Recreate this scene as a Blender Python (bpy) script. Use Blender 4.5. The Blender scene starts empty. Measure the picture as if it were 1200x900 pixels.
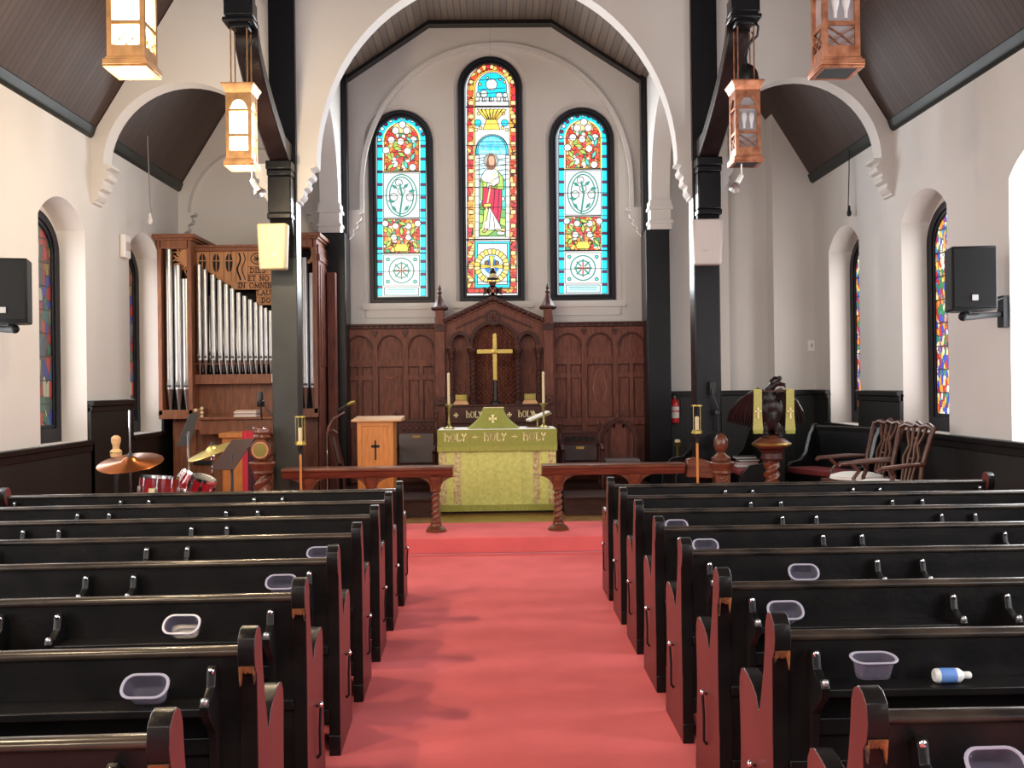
import bpy, bmesh, math, random
from mathutils import Vector, Matrix, Euler
random.seed(7)
SC = bpy.context.scene
COL = SC.collection
PI = math.pi
# ------------------------------------------------------------------ camera
F = 1150.0
CAM = Vector((0, 0, 1.63))
ROT = (Matrix.Rotation(-math.atan(17/F), 4, 'Z') @ Matrix.Rotation(PI/2 + math.atan(2/F), 4, 'X')
       @ Matrix.Rotation(-0.0125, 4, 'Z'))
cd = bpy.data.cameras.new('camera'); cam = bpy.data.objects.new('camera', cd); COL.objects.link(cam)
cam.matrix_world = Matrix.Translation(CAM) @ ROT
cd.sensor_width = 36; cd.lens = F/1200*36; cd.clip_start = .05; cd.clip_end = 200
SC.camera = cam
R3 = ROT.to_3x3()
def ray(px, py): return R3 @ Vector(((px-600)/F, (450-py)/F, -1))
def P(px, py, Y):
    d = ray(px, py); return CAM + d*(Y/d.y)
def PZ(px, py, z):
    d = ray(px, py); return CAM + d*((z-CAM.z)/d.z)
def XZ(px, py, Y):
    p = P(px, py, Y); return (p.x, p.z)

# ------------------------------------------------------------------ materials
def mat(name, col, rough=.6, metal=0, emit=None, estr=0, noise=0, nscale=8, stretch=(1,1,1), col2=None, bump=0, bscale=40,
        spec=None, coat=0, trans=0, alpha=1, ior=1.45):
    m = bpy.data.materials.new(name); m.use_nodes = True
    nt = m.node_tree; b = nt.nodes['Principled BSDF']
    b.inputs['Base Color'].default_value = (*col, 1)
    b.inputs['Roughness'].default_value = rough; b.inputs['Metallic'].default_value = metal
    if spec is not None: b.inputs['Specular IOR Level'].default_value = spec
    if coat: b.inputs['Coat Weight'].default_value = coat; b.inputs['Coat Roughness'].default_value = .15
    if trans: b.inputs['Transmission Weight'].default_value = trans; b.inputs['IOR'].default_value = ior
    if alpha < 1: b.inputs['Alpha'].default_value = alpha
    if emit: b.inputs['Emission Color'].default_value = (*emit, 1); b.inputs['Emission Strength'].default_value = estr
    if noise or bump:
        tc = nt.nodes.new('ShaderNodeTexCoord'); mp = nt.nodes.new('ShaderNodeMapping')
        mp.inputs['Scale'].default_value = stretch
        nt.links.new(tc.outputs['Object'], mp.inputs['Vector'])
    if noise:
        n = nt.nodes.new('ShaderNodeTexNoise'); n.inputs['Scale'].default_value = nscale; n.inputs['Detail'].default_value = 5
        nt.links.new(mp.outputs['Vector'], n.inputs['Vector'])
        r = nt.nodes.new('ShaderNodeValToRGB'); c2 = col2 or tuple(c*(1-noise) for c in col)
        r.color_ramp.elements[0].position = .35; r.color_ramp.elements[1].position = .65
        r.color_ramp.elements[0].color = (*c2, 1); r.color_ramp.elements[1].color = (*col, 1)
        nt.links.new(n.outputs['Fac'], r.inputs['Fac']); nt.links.new(r.outputs['Color'], b.inputs['Base Color'])
    if bump:
        n2 = nt.nodes.new('ShaderNodeTexNoise'); n2.inputs['Scale'].default_value = bscale; n2.inputs['Detail'].default_value = 4
        nt.links.new(mp.outputs['Vector'], n2.inputs['Vector'])
        bp = nt.nodes.new('ShaderNodeBump'); bp.inputs['Strength'].default_value = bump; bp.inputs['Distance'].default_value = .01
        nt.links.new(n2.outputs['Fac'], bp.inputs['Height']); nt.links.new(bp.outputs['Normal'], b.inputs['Normal'])
    return m
def boards(name, c1, c2, axis, width, rough=.6, gap=.12):
    """wood boarding: joints at a fixed pitch along one object axis, tone changing from board to board"""
    m = bpy.data.materials.new(name); m.use_nodes = True
    nt = m.node_tree; b = nt.nodes['Principled BSDF']; b.inputs['Roughness'].default_value = rough
    tc = nt.nodes.new('ShaderNodeTexCoord'); sp = nt.nodes.new('ShaderNodeSeparateXYZ')
    nt.links.new(tc.outputs['Object'], sp.inputs[0])
    dv = nt.nodes.new('ShaderNodeMath'); dv.operation = 'DIVIDE'; dv.inputs[1].default_value = width
    nt.links.new(sp.outputs[axis], dv.inputs[0])
    fl = nt.nodes.new('ShaderNodeMath'); fl.operation = 'FLOOR'; nt.links.new(dv.outputs[0], fl.inputs[0])
    fr = nt.nodes.new('ShaderNodeMath'); fr.operation = 'FRACT'; nt.links.new(dv.outputs[0], fr.inputs[0])
    wn = nt.nodes.new('ShaderNodeTexWhiteNoise'); wn.noise_dimensions = '1D'; nt.links.new(fl.outputs[0], wn.inputs['W'])
    mp = nt.nodes.new('ShaderNodeMapping'); s = [3, 3, 3]; s[axis] = 40; mp.inputs['Scale'].default_value = s
    nt.links.new(tc.outputs['Object'], mp.inputs[0])
    no = nt.nodes.new('ShaderNodeTexNoise'); no.inputs['Scale'].default_value = 1; no.inputs['Detail'].default_value = 4
    nt.links.new(mp.outputs[0], no.inputs['Vector'])
    av = nt.nodes.new('ShaderNodeMath'); av.operation = 'ADD'; nt.links.new(wn.outputs['Value'], av.inputs[0]); nt.links.new(no.outputs['Fac'], av.inputs[1])
    hf = nt.nodes.new('ShaderNodeMath'); hf.operation = 'MULTIPLY'; hf.inputs[1].default_value = .5; nt.links.new(av.outputs[0], hf.inputs[0])
    mx = nt.nodes.new('ShaderNodeMix'); mx.data_type = 'RGBA'
    mx.inputs['A'].default_value = (*c1, 1); mx.inputs['B'].default_value = (*c2, 1)
    nt.links.new(hf.outputs[0], mx.inputs['Factor'])
    gt = nt.nodes.new('ShaderNodeMath'); gt.operation = 'LESS_THAN'; gt.inputs[1].default_value = gap; nt.links.new(fr.outputs[0], gt.inputs[0])
    m2 = nt.nodes.new('ShaderNodeMix'); m2.data_type = 'RGBA'; m2.inputs['B'].default_value = (c1[0]*.25, c1[1]*.25, c1[2]*.25, 1)
    nt.links.new(gt.outputs[0], m2.inputs['Factor']); nt.links.new(mx.outputs['Result'], m2.inputs['A'])
    nt.links.new(m2.outputs['Result'], b.inputs['Base Color'])
    bp = nt.nodes.new('ShaderNodeBump'); bp.inputs['Strength'].default_value = .5; bp.inputs['Distance'].default_value = .006; bp.invert = True
    nt.links.new(gt.outputs[0], bp.inputs['Height']); nt.links.new(bp.outputs['Normal'], b.inputs['Normal'])
    return m
def glow(name, col, s=1.0):
    m = bpy.data.materials.new(name); m.use_nodes = True; nt = m.node_tree
    b = nt.nodes['Principled BSDF']; b.inputs['Base Color'].default_value = (*[c*.3 for c in col], 1); b.inputs['Roughness'].default_value = .3
    b.inputs['Emission Color'].default_value = (*col, 1); b.inputs['Emission Strength'].default_value = s
    return m
def stained(name, cols, scale, s=1.0, coord='Object', stretch=(1,1,1), lead=.035):
    """leaded glass lit from outside: random coloured cells with dark cames between"""
    m = bpy.data.materials.new(name); m.use_nodes = True; nt = m.node_tree; b = nt.nodes['Principled BSDF']
    tc = nt.nodes.new('ShaderNodeTexCoord'); mp = nt.nodes.new('ShaderNodeMapping'); mp.inputs['Scale'].default_value = stretch
    nt.links.new(tc.outputs[coord], mp.inputs[0])
    v = nt.nodes.new('ShaderNodeTexVoronoi'); v.inputs['Scale'].default_value = scale
    e = nt.nodes.new('ShaderNodeTexVoronoi'); e.feature = 'DISTANCE_TO_EDGE'; e.inputs['Scale'].default_value = scale
    nt.links.new(mp.outputs[0], v.inputs['Vector']); nt.links.new(mp.outputs[0], e.inputs['Vector'])
    sep = nt.nodes.new('ShaderNodeSeparateColor'); nt.links.new(v.outputs['Color'], sep.inputs[0])
    r = nt.nodes.new('ShaderNodeValToRGB'); r.color_ramp.interpolation = 'CONSTANT'
    while len(r.color_ramp.elements) < len(cols): r.color_ramp.elements.new(.5)
    for i, c in enumerate(cols):
        r.color_ramp.elements[i].position = i/len(cols); r.color_ramp.elements[i].color = (*c, 1)
    nt.links.new(sep.outputs[0], r.inputs['Fac'])
    lt = nt.nodes.new('ShaderNodeMath'); lt.operation = 'GREATER_THAN'; lt.inputs[1].default_value = lead
    nt.links.new(e.outputs['Distance'], lt.inputs[0])
    ml = nt.nodes.new('ShaderNodeMath'); ml.operation = 'MULTIPLY'; ml.inputs[1].default_value = s; nt.links.new(lt.outputs[0], ml.inputs[0])
    nt.links.new(r.outputs['Color'], b.inputs['Emission Color']); nt.links.new(ml.outputs[0], b.inputs['Emission Strength'])
    b.inputs['Base Color'].default_value = (.02, .02, .02, 1); b.inputs['Roughness'].default_value = .3
    return m

M = {}
M['plaster'] = mat('white_plaster', (.58, .555, .53), .75, noise=.04, nscale=1.2, bump=.06, bscale=25)
M['carpet'] = mat('red_carpet', (.72, .15, .15), .95, noise=.10, nscale=3, bump=.25, bscale=220, spec=.1)
M['roof'] = boards('roof_boards', (.036, .020, .016), (.066, .038, .029), 1, .085, .6, .10)
M['chancel_roof'] = boards('chancel_boards', (.045, .027, .018), (.105, .066, .042), 0, .085, .55)
M['black'] = mat('black_paint', (.007, .007, .0075), .34, spec=.3, noise=.4, nscale=9, bump=.08, bscale=30)
M['blacktimber'] = mat('black_timber', (.0065, .0065, .008), .30, spec=.28, noise=.3, nscale=5, bump=.1, bscale=22)
M['blackbrown'] = mat('dark_brace_timber', (.018, .0105, .0105), .34, spec=.28, noise=.4, nscale=5, bump=.1, bscale=22)
M['wainscot'] = boards('black_wainscot', (.0035, .0042, .004), (.0055, .0065, .006), 1, .07, .45)
M['wainscotx'] = boards('black_wainscot_end', (.005, .0058, .0055), (.008, .009, .0085), 0, .07, .45)
M['cornice'] = mat('dark_green_cornice', (.012, .016, .014), .42, spec=.3, noise=.3, nscale=6)
M['pewblack'] = mat('pew_black', (.0055, .0052, .0055), .32, spec=.28, noise=.5, nscale=7, col2=(.010, .0085, .008), bump=.12, bscale=45)
M['pewred'] = mat('pew_end_red_brown', (.13, .026, .024), .4, spec=.3, noise=.25, nscale=5, stretch=(1, 1, .3))  # red-brown side faces of the pew ends; their edges are black
M['pewworn'] = mat('worn_rail', (.012, .010, .009), .24, noise=.6, nscale=14, col2=(.06, .042, .03), stretch=(.3, 1, 1))
M['wornwood'] = mat('bare_orange_wood', (.30, .11, .035), .6, noise=.4, nscale=22, col2=(.008, .007, .007))
M['mahogany'] = mat('mahogany', (.185, .060, .039), .5, spec=.25, noise=.45, nscale=6, stretch=(6, 6, 1), bump=.04)
M['mahoganyd'] = mat('dark_mahogany', (.072, .023, .017), .45, spec=.25, noise=.4, nscale=6, stretch=(6, 6, 1))
M['railwood'] = mat('red_brown_rail_wood', (.16, .046, .020), .3, noise=.45, nscale=5, stretch=(1, 6, 6), coat=.12)
M['organ'] = mat('organ_oak', (.24, .085, .038), .42, noise=.4, nscale=5, stretch=(6, 6, 1))
M['carved'] = mat('carved_light_oak', (.50, .235, .095), .5, noise=.25, nscale=7, stretch=(5, 5, 1))
M['pulpit'] = mat('honey_oak', (.56, .21, .045), .4, noise=.25, nscale=6, stretch=(6, 6, 1), coat=.2)
M['pulpittop'] = mat('pale_oak_top', (.62, .36, .17), .4, noise=.2, nscale=6, stretch=(1, 6, 6))
M['woodfloor'] = mat('polished_wood_floor', (.40, .22, .07), .22, noise=.3, nscale=4, stretch=(6, 1, 1), coat=.3)
M['dais'] = mat('dark_dais_wood', (.05, .020, .014), .42, spec=.3, noise=.4, nscale=5, stretch=(1, 6, 6))
M['pipe'] = mat('pipe_tin', (.40, .39, .385), .32, 1, noise=.1, nscale=6)
M['pipedark'] = mat('pipe_mouth', (.05, .045, .045), .6)
M['dark'] = mat('dark_void', (.008, .008, .009), .8)
M['copper'] = mat('copper', (.62, .27, .15), .38, .85, noise=.35, nscale=14, col2=(.33, .12, .06))
M['copper_lit'] = mat('copper_lamp_warmed', (.66, .36, .15), .4, .8, noise=.3, nscale=14)  # same copper, with lamp warmth put into the colour for lit lanterns
M['lampglass'] = glow('lit_lamp_glass', (1, .80, .52), 9)
M['frost'] = mat('frosted_glass', (.33, .31, .32), .25, noise=.2, nscale=8)
M['bulb'] = mat('bulb_white', (.55, .54, .55), .25)
M['whiteplastic'] = mat('white_plastic', (.78, .77, .75), .4)
M['creamspk'] = mat('cream_speaker', (.52, .44, .25), .5)
M['pinkspk'] = mat('white_speaker', (.46, .405, .38), .5)
M['spk'] = mat('speaker_black', (.006, .006, .0065), .55, spec=.2, bump=.3, bscale=300)
M['badge'] = mat('silver_badge', (.5, .5, .5), .3, .7)
M['altarcloth'] = mat('green_damask', (.62, .61, .19), .75, noise=.14, nscale=26, col2=(.50, .51, .13), bump=.1, bscale=60)
M['altartop'] = mat('green_cloth', (.28, .29, .055), .8, noise=.12, nscale=30)
M['fringe'] = mat('green_fringe', (.36, .36, .075), .85, noise=.3, nscale=60, stretch=(3, 3, .3))
M['gold'] = mat('gold_embroidery', (.80, .68, .34), .5)
M['orphrey'] = mat('floral_orphrey', (.64, .60, .26), .75, noise=.5, nscale=30, col2=(.40, .24, .12))
M['brass'] = mat('polished_brass', (.42, .31, .09), .38, .9)
M['olivebrass'] = mat('aged_brass', (.28, .23, .07), .42, .85)
M['bronze'] = mat('cymbal_bronze', (.40, .13, .04), .25, .9, noise=.15, nscale=4)
M['cymbal'] = mat('cymbal_brass', (.76, .62, .20), .3, .8)
M['white'] = mat('white_cloth', (.80, .78, .74), .8)
M['ivory'] = mat('ivory_candle', (.62, .52, .32), .5)
M['chrome'] = mat('chrome', (.8, .8, .82), .12, 1)
M['drumred'] = mat('drum_red', (.28, .008, .014), .15, coat=.5)
M['drumhead'] = mat('drum_head', (.72, .68, .55), .5)
M['metalblack'] = mat('black_metal', (.015, .015, .016), .4, .3)
M['standgrey'] = mat('stand_desk_grey', (.022, .022, .019), .5)
M['standmaroon'] = mat('stand_desk_maroon', (.032, .012, .013), .45)
M['redcloth'] = mat('red_cloth', (.55, .035, .06), .85)
M['purplecloth'] = mat('purple_cloth', (.06, .018, .035), .85)
M['cushion'] = mat('dark_red_cushion', (.20, .028, .03), .8)
M['leather'] = mat('grey_leather', (.12, .10, .10), .45, bump=.1, bscale=60)
M['leatherd'] = mat('brown_leather', (.055, .03, .03), .45)
M['extred'] = mat('extinguisher_red', (.55, .015, .02), .25)
M['paper'] = mat('paper', (.75, .72, .66), .8)
M['bookred'] = mat('book_red', (.26, .025, .04), .6)
M['bookblue'] = mat('book_blue', (.02, .025, .07), .5)
M['bookblack'] = mat('book_black', (.012, .012, .014), .5)
M['tub'] = mat('clear_plastic_tub', (.22, .20, .27), .15, trans=.4, alpha=.4)
M['tubrim'] = mat('clear_plastic_rim', (.40, .37, .45), .25, alpha=.85)
M['label_blue'] = mat('blue_label', (.12, .25, .6), .5)
M['eagle'] = mat('eagle_bronze_wood', (.020, .009, .008), .35, spec=.35, noise=.4, nscale=18, bump=.3, bscale=50)
M['stole'] = mat('olive_gold_silk', (.42, .38, .10), .6, noise=.12, nscale=40)
M['frame'] = mat('black_window_frame', (.007, .007, .012), .4, spec=.25)
M['mahlight'] = mat('carved_mahogany_highlight', (.27, .10, .065), .4)
M['lamplit_post'] = mat('lamplit_black_post', (.035, .036, .031), .4, spec=.35, noise=.2, nscale=5)  # lamp reflection on the black left post put into its colour
M['chairwood'] = mat('dark_armchair_wood', (.10, .033, .018), .35, noise=.4, nscale=6, stretch=(6, 6, 1))
M['lead'] = mat('lead_came', (.03, .03, .035), .5)
M['cable'] = mat('cable_grey', (.25, .23, .22), .6)

# ------------------------------------------------------------------ mesh builder
ORG = {}
class MB:
    def __init__(s): s.v = []; s.f = []; s.mi = []; s.mats = []
    def _m(s, m):
        if m not in s.mats: s.mats.append(m)
        return s.mats.index(m)
    def add(s, vs, fs, m):
        k = s._m(m); o = len(s.v); s.v += [Vector(v) for v in vs]
        for f in fs: s.f.append([i+o for i in f]); s.mi.append(k)
        return s
    def box(s, x0, x1, y0, y1, z0, z1, m):
        return s.add([(x, y, z) for z in (z0, z1) for y in (y0, y1) for x in (x0, x1)],
                     [(0,2,3,1),(4,5,7,6),(0,1,5,4),(2,6,7,3),(0,4,6,2),(1,3,7,5)], m)
    @staticmethod
    def T(pl, u, w, d):  # plane coords + depth -> xyz
        return {'xz': (u, d, w), 'yz': (d, u, w), 'xy': (u, w, d)}[pl]
    def prism(s, pts, pl, a, b, m, cap2=True):
        n = len(pts); vs = [s.T(pl, u, w, a) for u, w in pts] + [s.T(pl, u, w, b) for u, w in pts]
        fs = [tuple(range(n))[::-1]] + ([tuple(range(n, 2*n))] if cap2 else []) + [(i, (i+1) % n, (i+1) % n+n, i+n) for i in range(n)]
        return s.add(vs, fs, m)
    def ring(s, o, i, pl, a, b, m):
        n = len(o); vs = [s.T(pl, *p, a) for p in o]+[s.T(pl, *p, a) for p in i]+[s.T(pl, *p, b) for p in o]+[s.T(pl, *p, b) for p in i]
        fs = []
        for k in range(n):
            j = (k+1) % n
            fs += [(k, j, j+n, k+n), (k+2*n, k+3*n, j+3*n, j+2*n), (k, k+2*n, j+2*n, j), (k+n, j+n, j+3*n, k+3*n)]
        return s.add(vs, fs, m)
    def band(s, pts_o, pts_i, pl, a, b, m):  # open ring (arch band)
        n = len(pts_o); vs = [s.T(pl, *p, a) for p in pts_o]+[s.T(pl, *p, a) for p in pts_i]+[s.T(pl, *p, b) for p in pts_o]+[s.T(pl, *p, b) for p in pts_i]
        fs = []
        for k in range(n-1):
            j = k+1
            fs += [(k, j, j+n, k+n), (k+2*n, k+3*n, j+3*n, j+2*n), (k, k+2*n, j+2*n, j), (k+n, j+n, j+3*n, k+3*n)]
        fs += [(0, n, 3*n, 2*n), (n-1, 3*n-1, 4*n-1, 2*n-1)]
        return s.add(vs, fs, m)
    def strip(s, us, bot, top, a, b, pl, m):
        n = len(us); vs = []
        for u in us:
            vs += [s.T(pl, u, bot(u), a), s.T(pl, u, top(u), a), s.T(pl, u, bot(u), b), s.T(pl, u, top(u), b)]
        fs = []
        for k in range(n-1):
            i, j = 4*k, 4*k+4
            fs += [(i, j, j+1, i+1), (i+2, i+3, j+3, j+2), (i+1, j+1, j+3, i+3), (i, i+2, j+2, j)]
        fs += [(0, 1, 3, 2), (4*n-4, 4*n-2, 4*n-1, 4*n-3)]
        return s.add(vs, fs, m)
    def lathe(s, prof, c, m, seg=16, axis='z', start=0, rot=None):
        vs = []; fs = []; n = len(prof); c = Vector(c)
        for r, h in prof:
            for k in range(seg):
                a = start+2*PI*k/seg; x, y = r*math.cos(a), r*math.sin(a)
                p = Vector({'z': (x, y, h), 'y': (x, h, y), 'x': (h, x, y)}[axis])
                if rot is not None: p = rot @ p
                vs.append(c+p)
        for i in range(n-1):
            for k in range(seg):
                j = (k+1) % seg; fs.append((i*seg+k, i*seg+j, (i+1)*seg+j, (i+1)*seg+k))
        fs += [tuple(range(seg))[::-1], tuple(range((n-1)*seg, n*seg))]
        return s.add(vs, fs, m)
    def twist(s, c, r, z0, z1, m, turns=3, lobes=2, depth=.25, seg=12, rings=None):
        c = Vector(c); rings = rings or max(10, int(turns*10)); vs = []; fs = []
        for i in range(rings+1):
            t = i/rings; z = z0+(z1-z0)*t; ph = turns*2*PI*t
            for k in range(seg):
                a = 2*PI*k/seg; rr = r*(1-depth/2+depth/2*math.cos(lobes*a-ph*lobes/1.0))
                vs.append(c+Vector((rr*math.cos(a), rr*math.sin(a), z)))
        for i in range(rings):
            for k in range(seg):
                j = (k+1) % seg; fs.append((i*seg+k, i*seg+j, (i+1)*seg+j, (i+1)*seg+k))
        fs += [tuple(range(seg))[::-1], tuple(range(rings*seg, (rings+1)*seg))]
        return s.add(vs, fs, m)
    def tube(s, pts, r, m, seg=8):
        pts = [Vector(p) for p in pts]; n = len(pts); rs = r if isinstance(r, (list, tuple)) else [r]*n
        vs = []; fs = []; up = None
        for i in range(n):
            t = (pts[min(i+1, n-1)]-pts[max(i-1, 0)]).normalized()
            if up is None: up = Vector((0, 0, 1)) if abs(t.z) < .9 else Vector((1, 0, 0))
            a = t.cross(up); a = a.normalized() if a.length > 1e-6 else Vector((1, 0, 0)); b = a.cross(t).normalized(); up = b
            for k in range(seg):
                an = 2*PI*k/seg; vs.append(pts[i]+(a*math.cos(an)+b*math.sin(an))*rs[i])
        for i in range(n-1):
            for k in range(seg):
                j = (k+1) % seg; fs.append((i*seg+k, i*seg+j, (i+1)*seg+j, (i+1)*seg+k))
        fs += [tuple(range(seg))[::-1], tuple(range((n-1)*seg, n*seg))]
        return s.add(vs, fs, m)
    def ball(s, c, r, m, seg=14, rings=9, rot=None):
        c = Vector(c); r = r if isinstance(r, (list, tuple)) else (r, r, r); vs = []; fs = []
        for i in range(rings+1):
            th = PI*i/rings
            for k in range(seg):
                a = 2*PI*k/seg; p = Vector((r[0]*math.sin(th)*math.cos(a), r[1]*math.sin(th)*math.sin(a), -r[2]*math.cos(th)))
                vs.append(c+(rot @ p if rot is not None else p))
        for i in range(rings):
            for k in range(seg):
                j = (k+1) % seg; fs.append((i*seg+k, i*seg+j, (i+1)*seg+j, (i+1)*seg+k))
        return s.add(vs, fs, m)
    def obox(s, c, ax, h, m):  # oriented box: centre, 3 axes, half sizes
        c = Vector(c); ax = [Vector(a).normalized() for a in ax]
        vs = [c+ax[0]*h[0]*i+ax[1]*h[1]*j+ax[2]*h[2]*k for k in (-1, 1) for j in (-1, 1) for i in (-1, 1)]
        return s.add(vs, [(0,2,3,1),(4,5,7,6),(0,1,5,4),(2,6,7,3),(0,4,6,2),(1,3,7,5)], m)
    def bar(s, p, q, w, h, m, up=(0, 0, 1)):  # rectangular bar from p to q
        p, q = Vector(p), Vector(q); d = (q-p); L = d.length; d.normalize(); a = d.cross(Vector(up))
        if a.length < 1e-4: a = d.cross(Vector((0, 1, 0)))
        a.normalize(); b = a.cross(d)
        return s.obox((p+q)/2, (d, a, b), (L/2, w/2, h/2), m)
    def xf(s, mtx):
        s.v = [mtx @ v for v in s.v]; return s
    def build(s, name, parent=None, at=None, local=False, smooth=40, bevel=0, kind=None, zs_=None):
        if parent is not None: o_ = ORG.get(parent.name, Vector((0, 0, 0)))
        else: o_ = Vector(at) if at is not None else Vector((0, 0, 0))
        sh = Vector((0, 0, 0)) if local else o_
        me = bpy.data.meshes.new(name)
        bm = bmesh.new(); bv = [bm.verts.new(v-sh) for v in s.v]
        for f, k in zip(s.f, s.mi):
            try:
                fc = bm.faces.new([bv[i] for i in f]); fc.material_index = k
            except ValueError: pass
        if zs_: bmesh.ops.scale(bm, vec=(1,1,zs_), verts=bm.verts)
        bmesh.ops.remove_doubles(bm, verts=bm.verts, dist=1e-5)
        bmesh.ops.recalc_face_normals(bm, faces=bm.faces)
        bm.to_mesh(me); bm.free()
        for m in s.mats: me.materials.append(m)
        if smooth:
            me.polygons.foreach_set('use_smooth', [True]*len(me.polygons)); me.set_sharp_from_angle(angle=math.radians(smooth))
        o = bpy.data.objects.new(name, me); COL.objects.link(o)
        if parent is not None: o.parent = parent
        else: o.location = o_
        ORG[o.name] = o_
        if bevel:
            b = o.modifiers.new('bevel', 'BEVEL'); b.width = bevel; b.segments = 2; b.limit_method = 'ANGLE'; b.angle_limit = .7
        if kind: o['kind'] = kind
        return o
def thing(name, label, cat, loc=(0, 0, 0), rotz=0, group=None):
    o = bpy.data.objects.new(name, None); COL.objects.link(o); o.empty_display_size = .1
    o.location = loc; o.rotation_euler = (0, 0, rotz); o['label'] = label; o['category'] = cat
    if group: o['group'] = group
    ORG[o.name] = Vector(loc); return o
def tag(o, label, cat, group=None, kind=None):
    o['label'] = label; o['category'] = cat
    if group: o['group'] = group
    if kind: o['kind'] = kind
    return o
def dup(root, loc, rotz, label, group=None):
    def cp(o, par):
        c = o.copy(); COL.objects.link(c)
        if par is not None: c.parent = par
        for ch in list(o.children): cp(ch, c)
        return c
    r = cp(root, None); r.location = loc; r.rotation_euler = (0, 0, rotz); r['label'] = label
    if group: r['group'] = group
    ORG[r.name] = Vector(loc); return r
def arch(x0, x1, z0, zs, rise, n=20):
    c, h = (x0+x1)/2, (x1-x0)/2
    return [(x0, z0), (x1, z0)] + [(c+h*math.cos(PI*k/n), zs+rise*math.sin(PI*k/n)) for k in range(n+1)]
def circ(cx, cz, r, n=20, rz=None): return [(cx+r*math.cos(2*PI*k/n), cz+(rz or r)*math.sin(2*PI*k/n)) for k in range(n)]
def seg(a, b, zs, r):
    c, h = (a+b)/2, (b-a)/2; R = (h*h+r*r)/(2*r); return lambda x: zs-R+r+math.sqrt(max(0, R*R-(x-c)**2))
def cosx(x0, x1, n=24): return [(x0+x1)/2-(x1-x0)/2*math.cos(PI*k/n) for k in range(n+1)]
def ell(x0, x1, zs, rise):
    c, h = (x0+x1)/2, (x1-x0)/2
    return lambda x: zs+rise*math.sqrt(max(0, 1-((x-c)/h)**2))
def ribbon(mb, pts, w, f, m):
    """flat stroke along 2-D points; f maps (u, v, layer) to xyz"""
    for (a, b) in zip(pts[:-1], pts[1:]):
        dx, dy = b[0]-a[0], b[1]-a[1]; L = math.hypot(dx, dy) or 1; nx, ny = -dy/L*w/2, dx/L*w/2; ex, ey = dx/L*w*.3, dy/L*w*.3
        mb.add([f(a[0]+nx-ex, a[1]+ny-ey), f(a[0]-nx-ex, a[1]-ny-ey), f(b[0]-nx+ex, b[1]-ny+ey), f(b[0]+nx+ex, b[1]+ny+ey)], [(0, 1, 2, 3)], m)
GLY = {'h': [[(0, 1.12), (0, 0)], [(-.1, 1.12), (.1, 1.05)], [(0, .62), (.25, .74), (.45, .6), (.5, .3), (.42, 0)]],
       'O': [[(.3+.3*math.cos(2*PI*k/12), .5+.5*math.sin(2*PI*k/12)) for k in range(13)]],
       'L': [[(.05, 1), (.05, 0), (.45, .02), (.5, .15)], [(-.05, 1), (.17, 1)]],
       'Y': [[(0, 1), (.25, .5), (.52, 1)], [(.25, .5), (.18, 0)]],
       '+': [[(.25, .2), (.25, .8)], [(-.05, .5), (.55, .5)]]}
SER = lambda x, y, w=.14: [(x-w, y), (x+w, y)]
GLY.update({'D': [[(.08, 0), (.08, 1)], SER(.06, 1), SER(.06, 0), [(.08, 1), (.35, .95), (.55, .7), (.55, .3), (.35, .05), (.08, 0)]],
 'I': [[(.1, 0), (.1, 1)], SER(.1, 1), SER(.1, 0)],
 'E': [[(.08, 0), (.08, 1)], [(-.05, 1), (.45, 1), (.45, .85)], [(.08, .5), (.36, .5)], [(-.05, 0), (.48, 0), (.48, .18)]],
 'S': [[(.46, .82), (.42, .98), (.2, 1), (.06, .8), (.14, .6), (.38, .42), (.46, .22), (.34, .02), (.12, 0), (.04, .2)]],
 'T': [[(.28, 0), (.28, 1)], [(0, .84), (0, 1), (.56, 1), (.56, .84)], SER(.28, 0)],
 'N': [[(.06, 0), (.06, 1), (.5, 0), (.5, 1)], SER(.06, 0, .1), SER(.5, 1, .1), SER(.04, 1, .1)],
 'o': [[(.32+.3*math.cos(2*PI*k/12), .5+.5*math.sin(2*PI*k/12)) for k in range(13)]],
 'M': [[(.04, 0), (.08, 1), (.34, .1), (.6, 1), (.64, 0)], SER(.04, 0, .1), SER(.64, 0, .1)],
 'B': [[(.08, 0), (.08, 1), (.34, .98), (.42, .76), (.3, .54), (.08, .52)], [(.3, .52), (.48, .28), (.34, .02), (.08, 0)], SER(.03, 1, .1), SER(.03, 0, .1)],
 'l': [[(.08, 1), (.08, 0), (.45, 0), (.48, .2)], SER(.08, 1)],
 'A': [[(.02, 0), (.28, 1), (.54, 0)], [(.12, .36), (.44, .36)], SER(.02, 0, .1), SER(.54, 0, .1)],
 'U': [[(.06, 1), (.06, .3), (.16, .04), (.38, .04), (.5, .3), (.5, 1)], SER(.06, 1, .1), SER(.5, 1, .1)]})
ADV = {**{k: v for k, v in zip('DIESTNoMBlAU', (.78, .38, .68, .68, .74, .72, .82, .86, .68, .62, .72, .74))}, **{'h': .72, 'O': .82, 'L': .66, 'Y': .62, ' ': .5, '+': .7}}
def write(mb, s, u0, v0, u1, h, f, m, w=.16):
    tot = sum(ADV[c] for c in s); k = (u1-u0)/tot; u = u0
    for c in s:
        for st in GLY.get(c, []): ribbon(mb, [(u+a*k, v0+b*h) for a, b in st], w*h, f, m)
        u += ADV[c]*k
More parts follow.
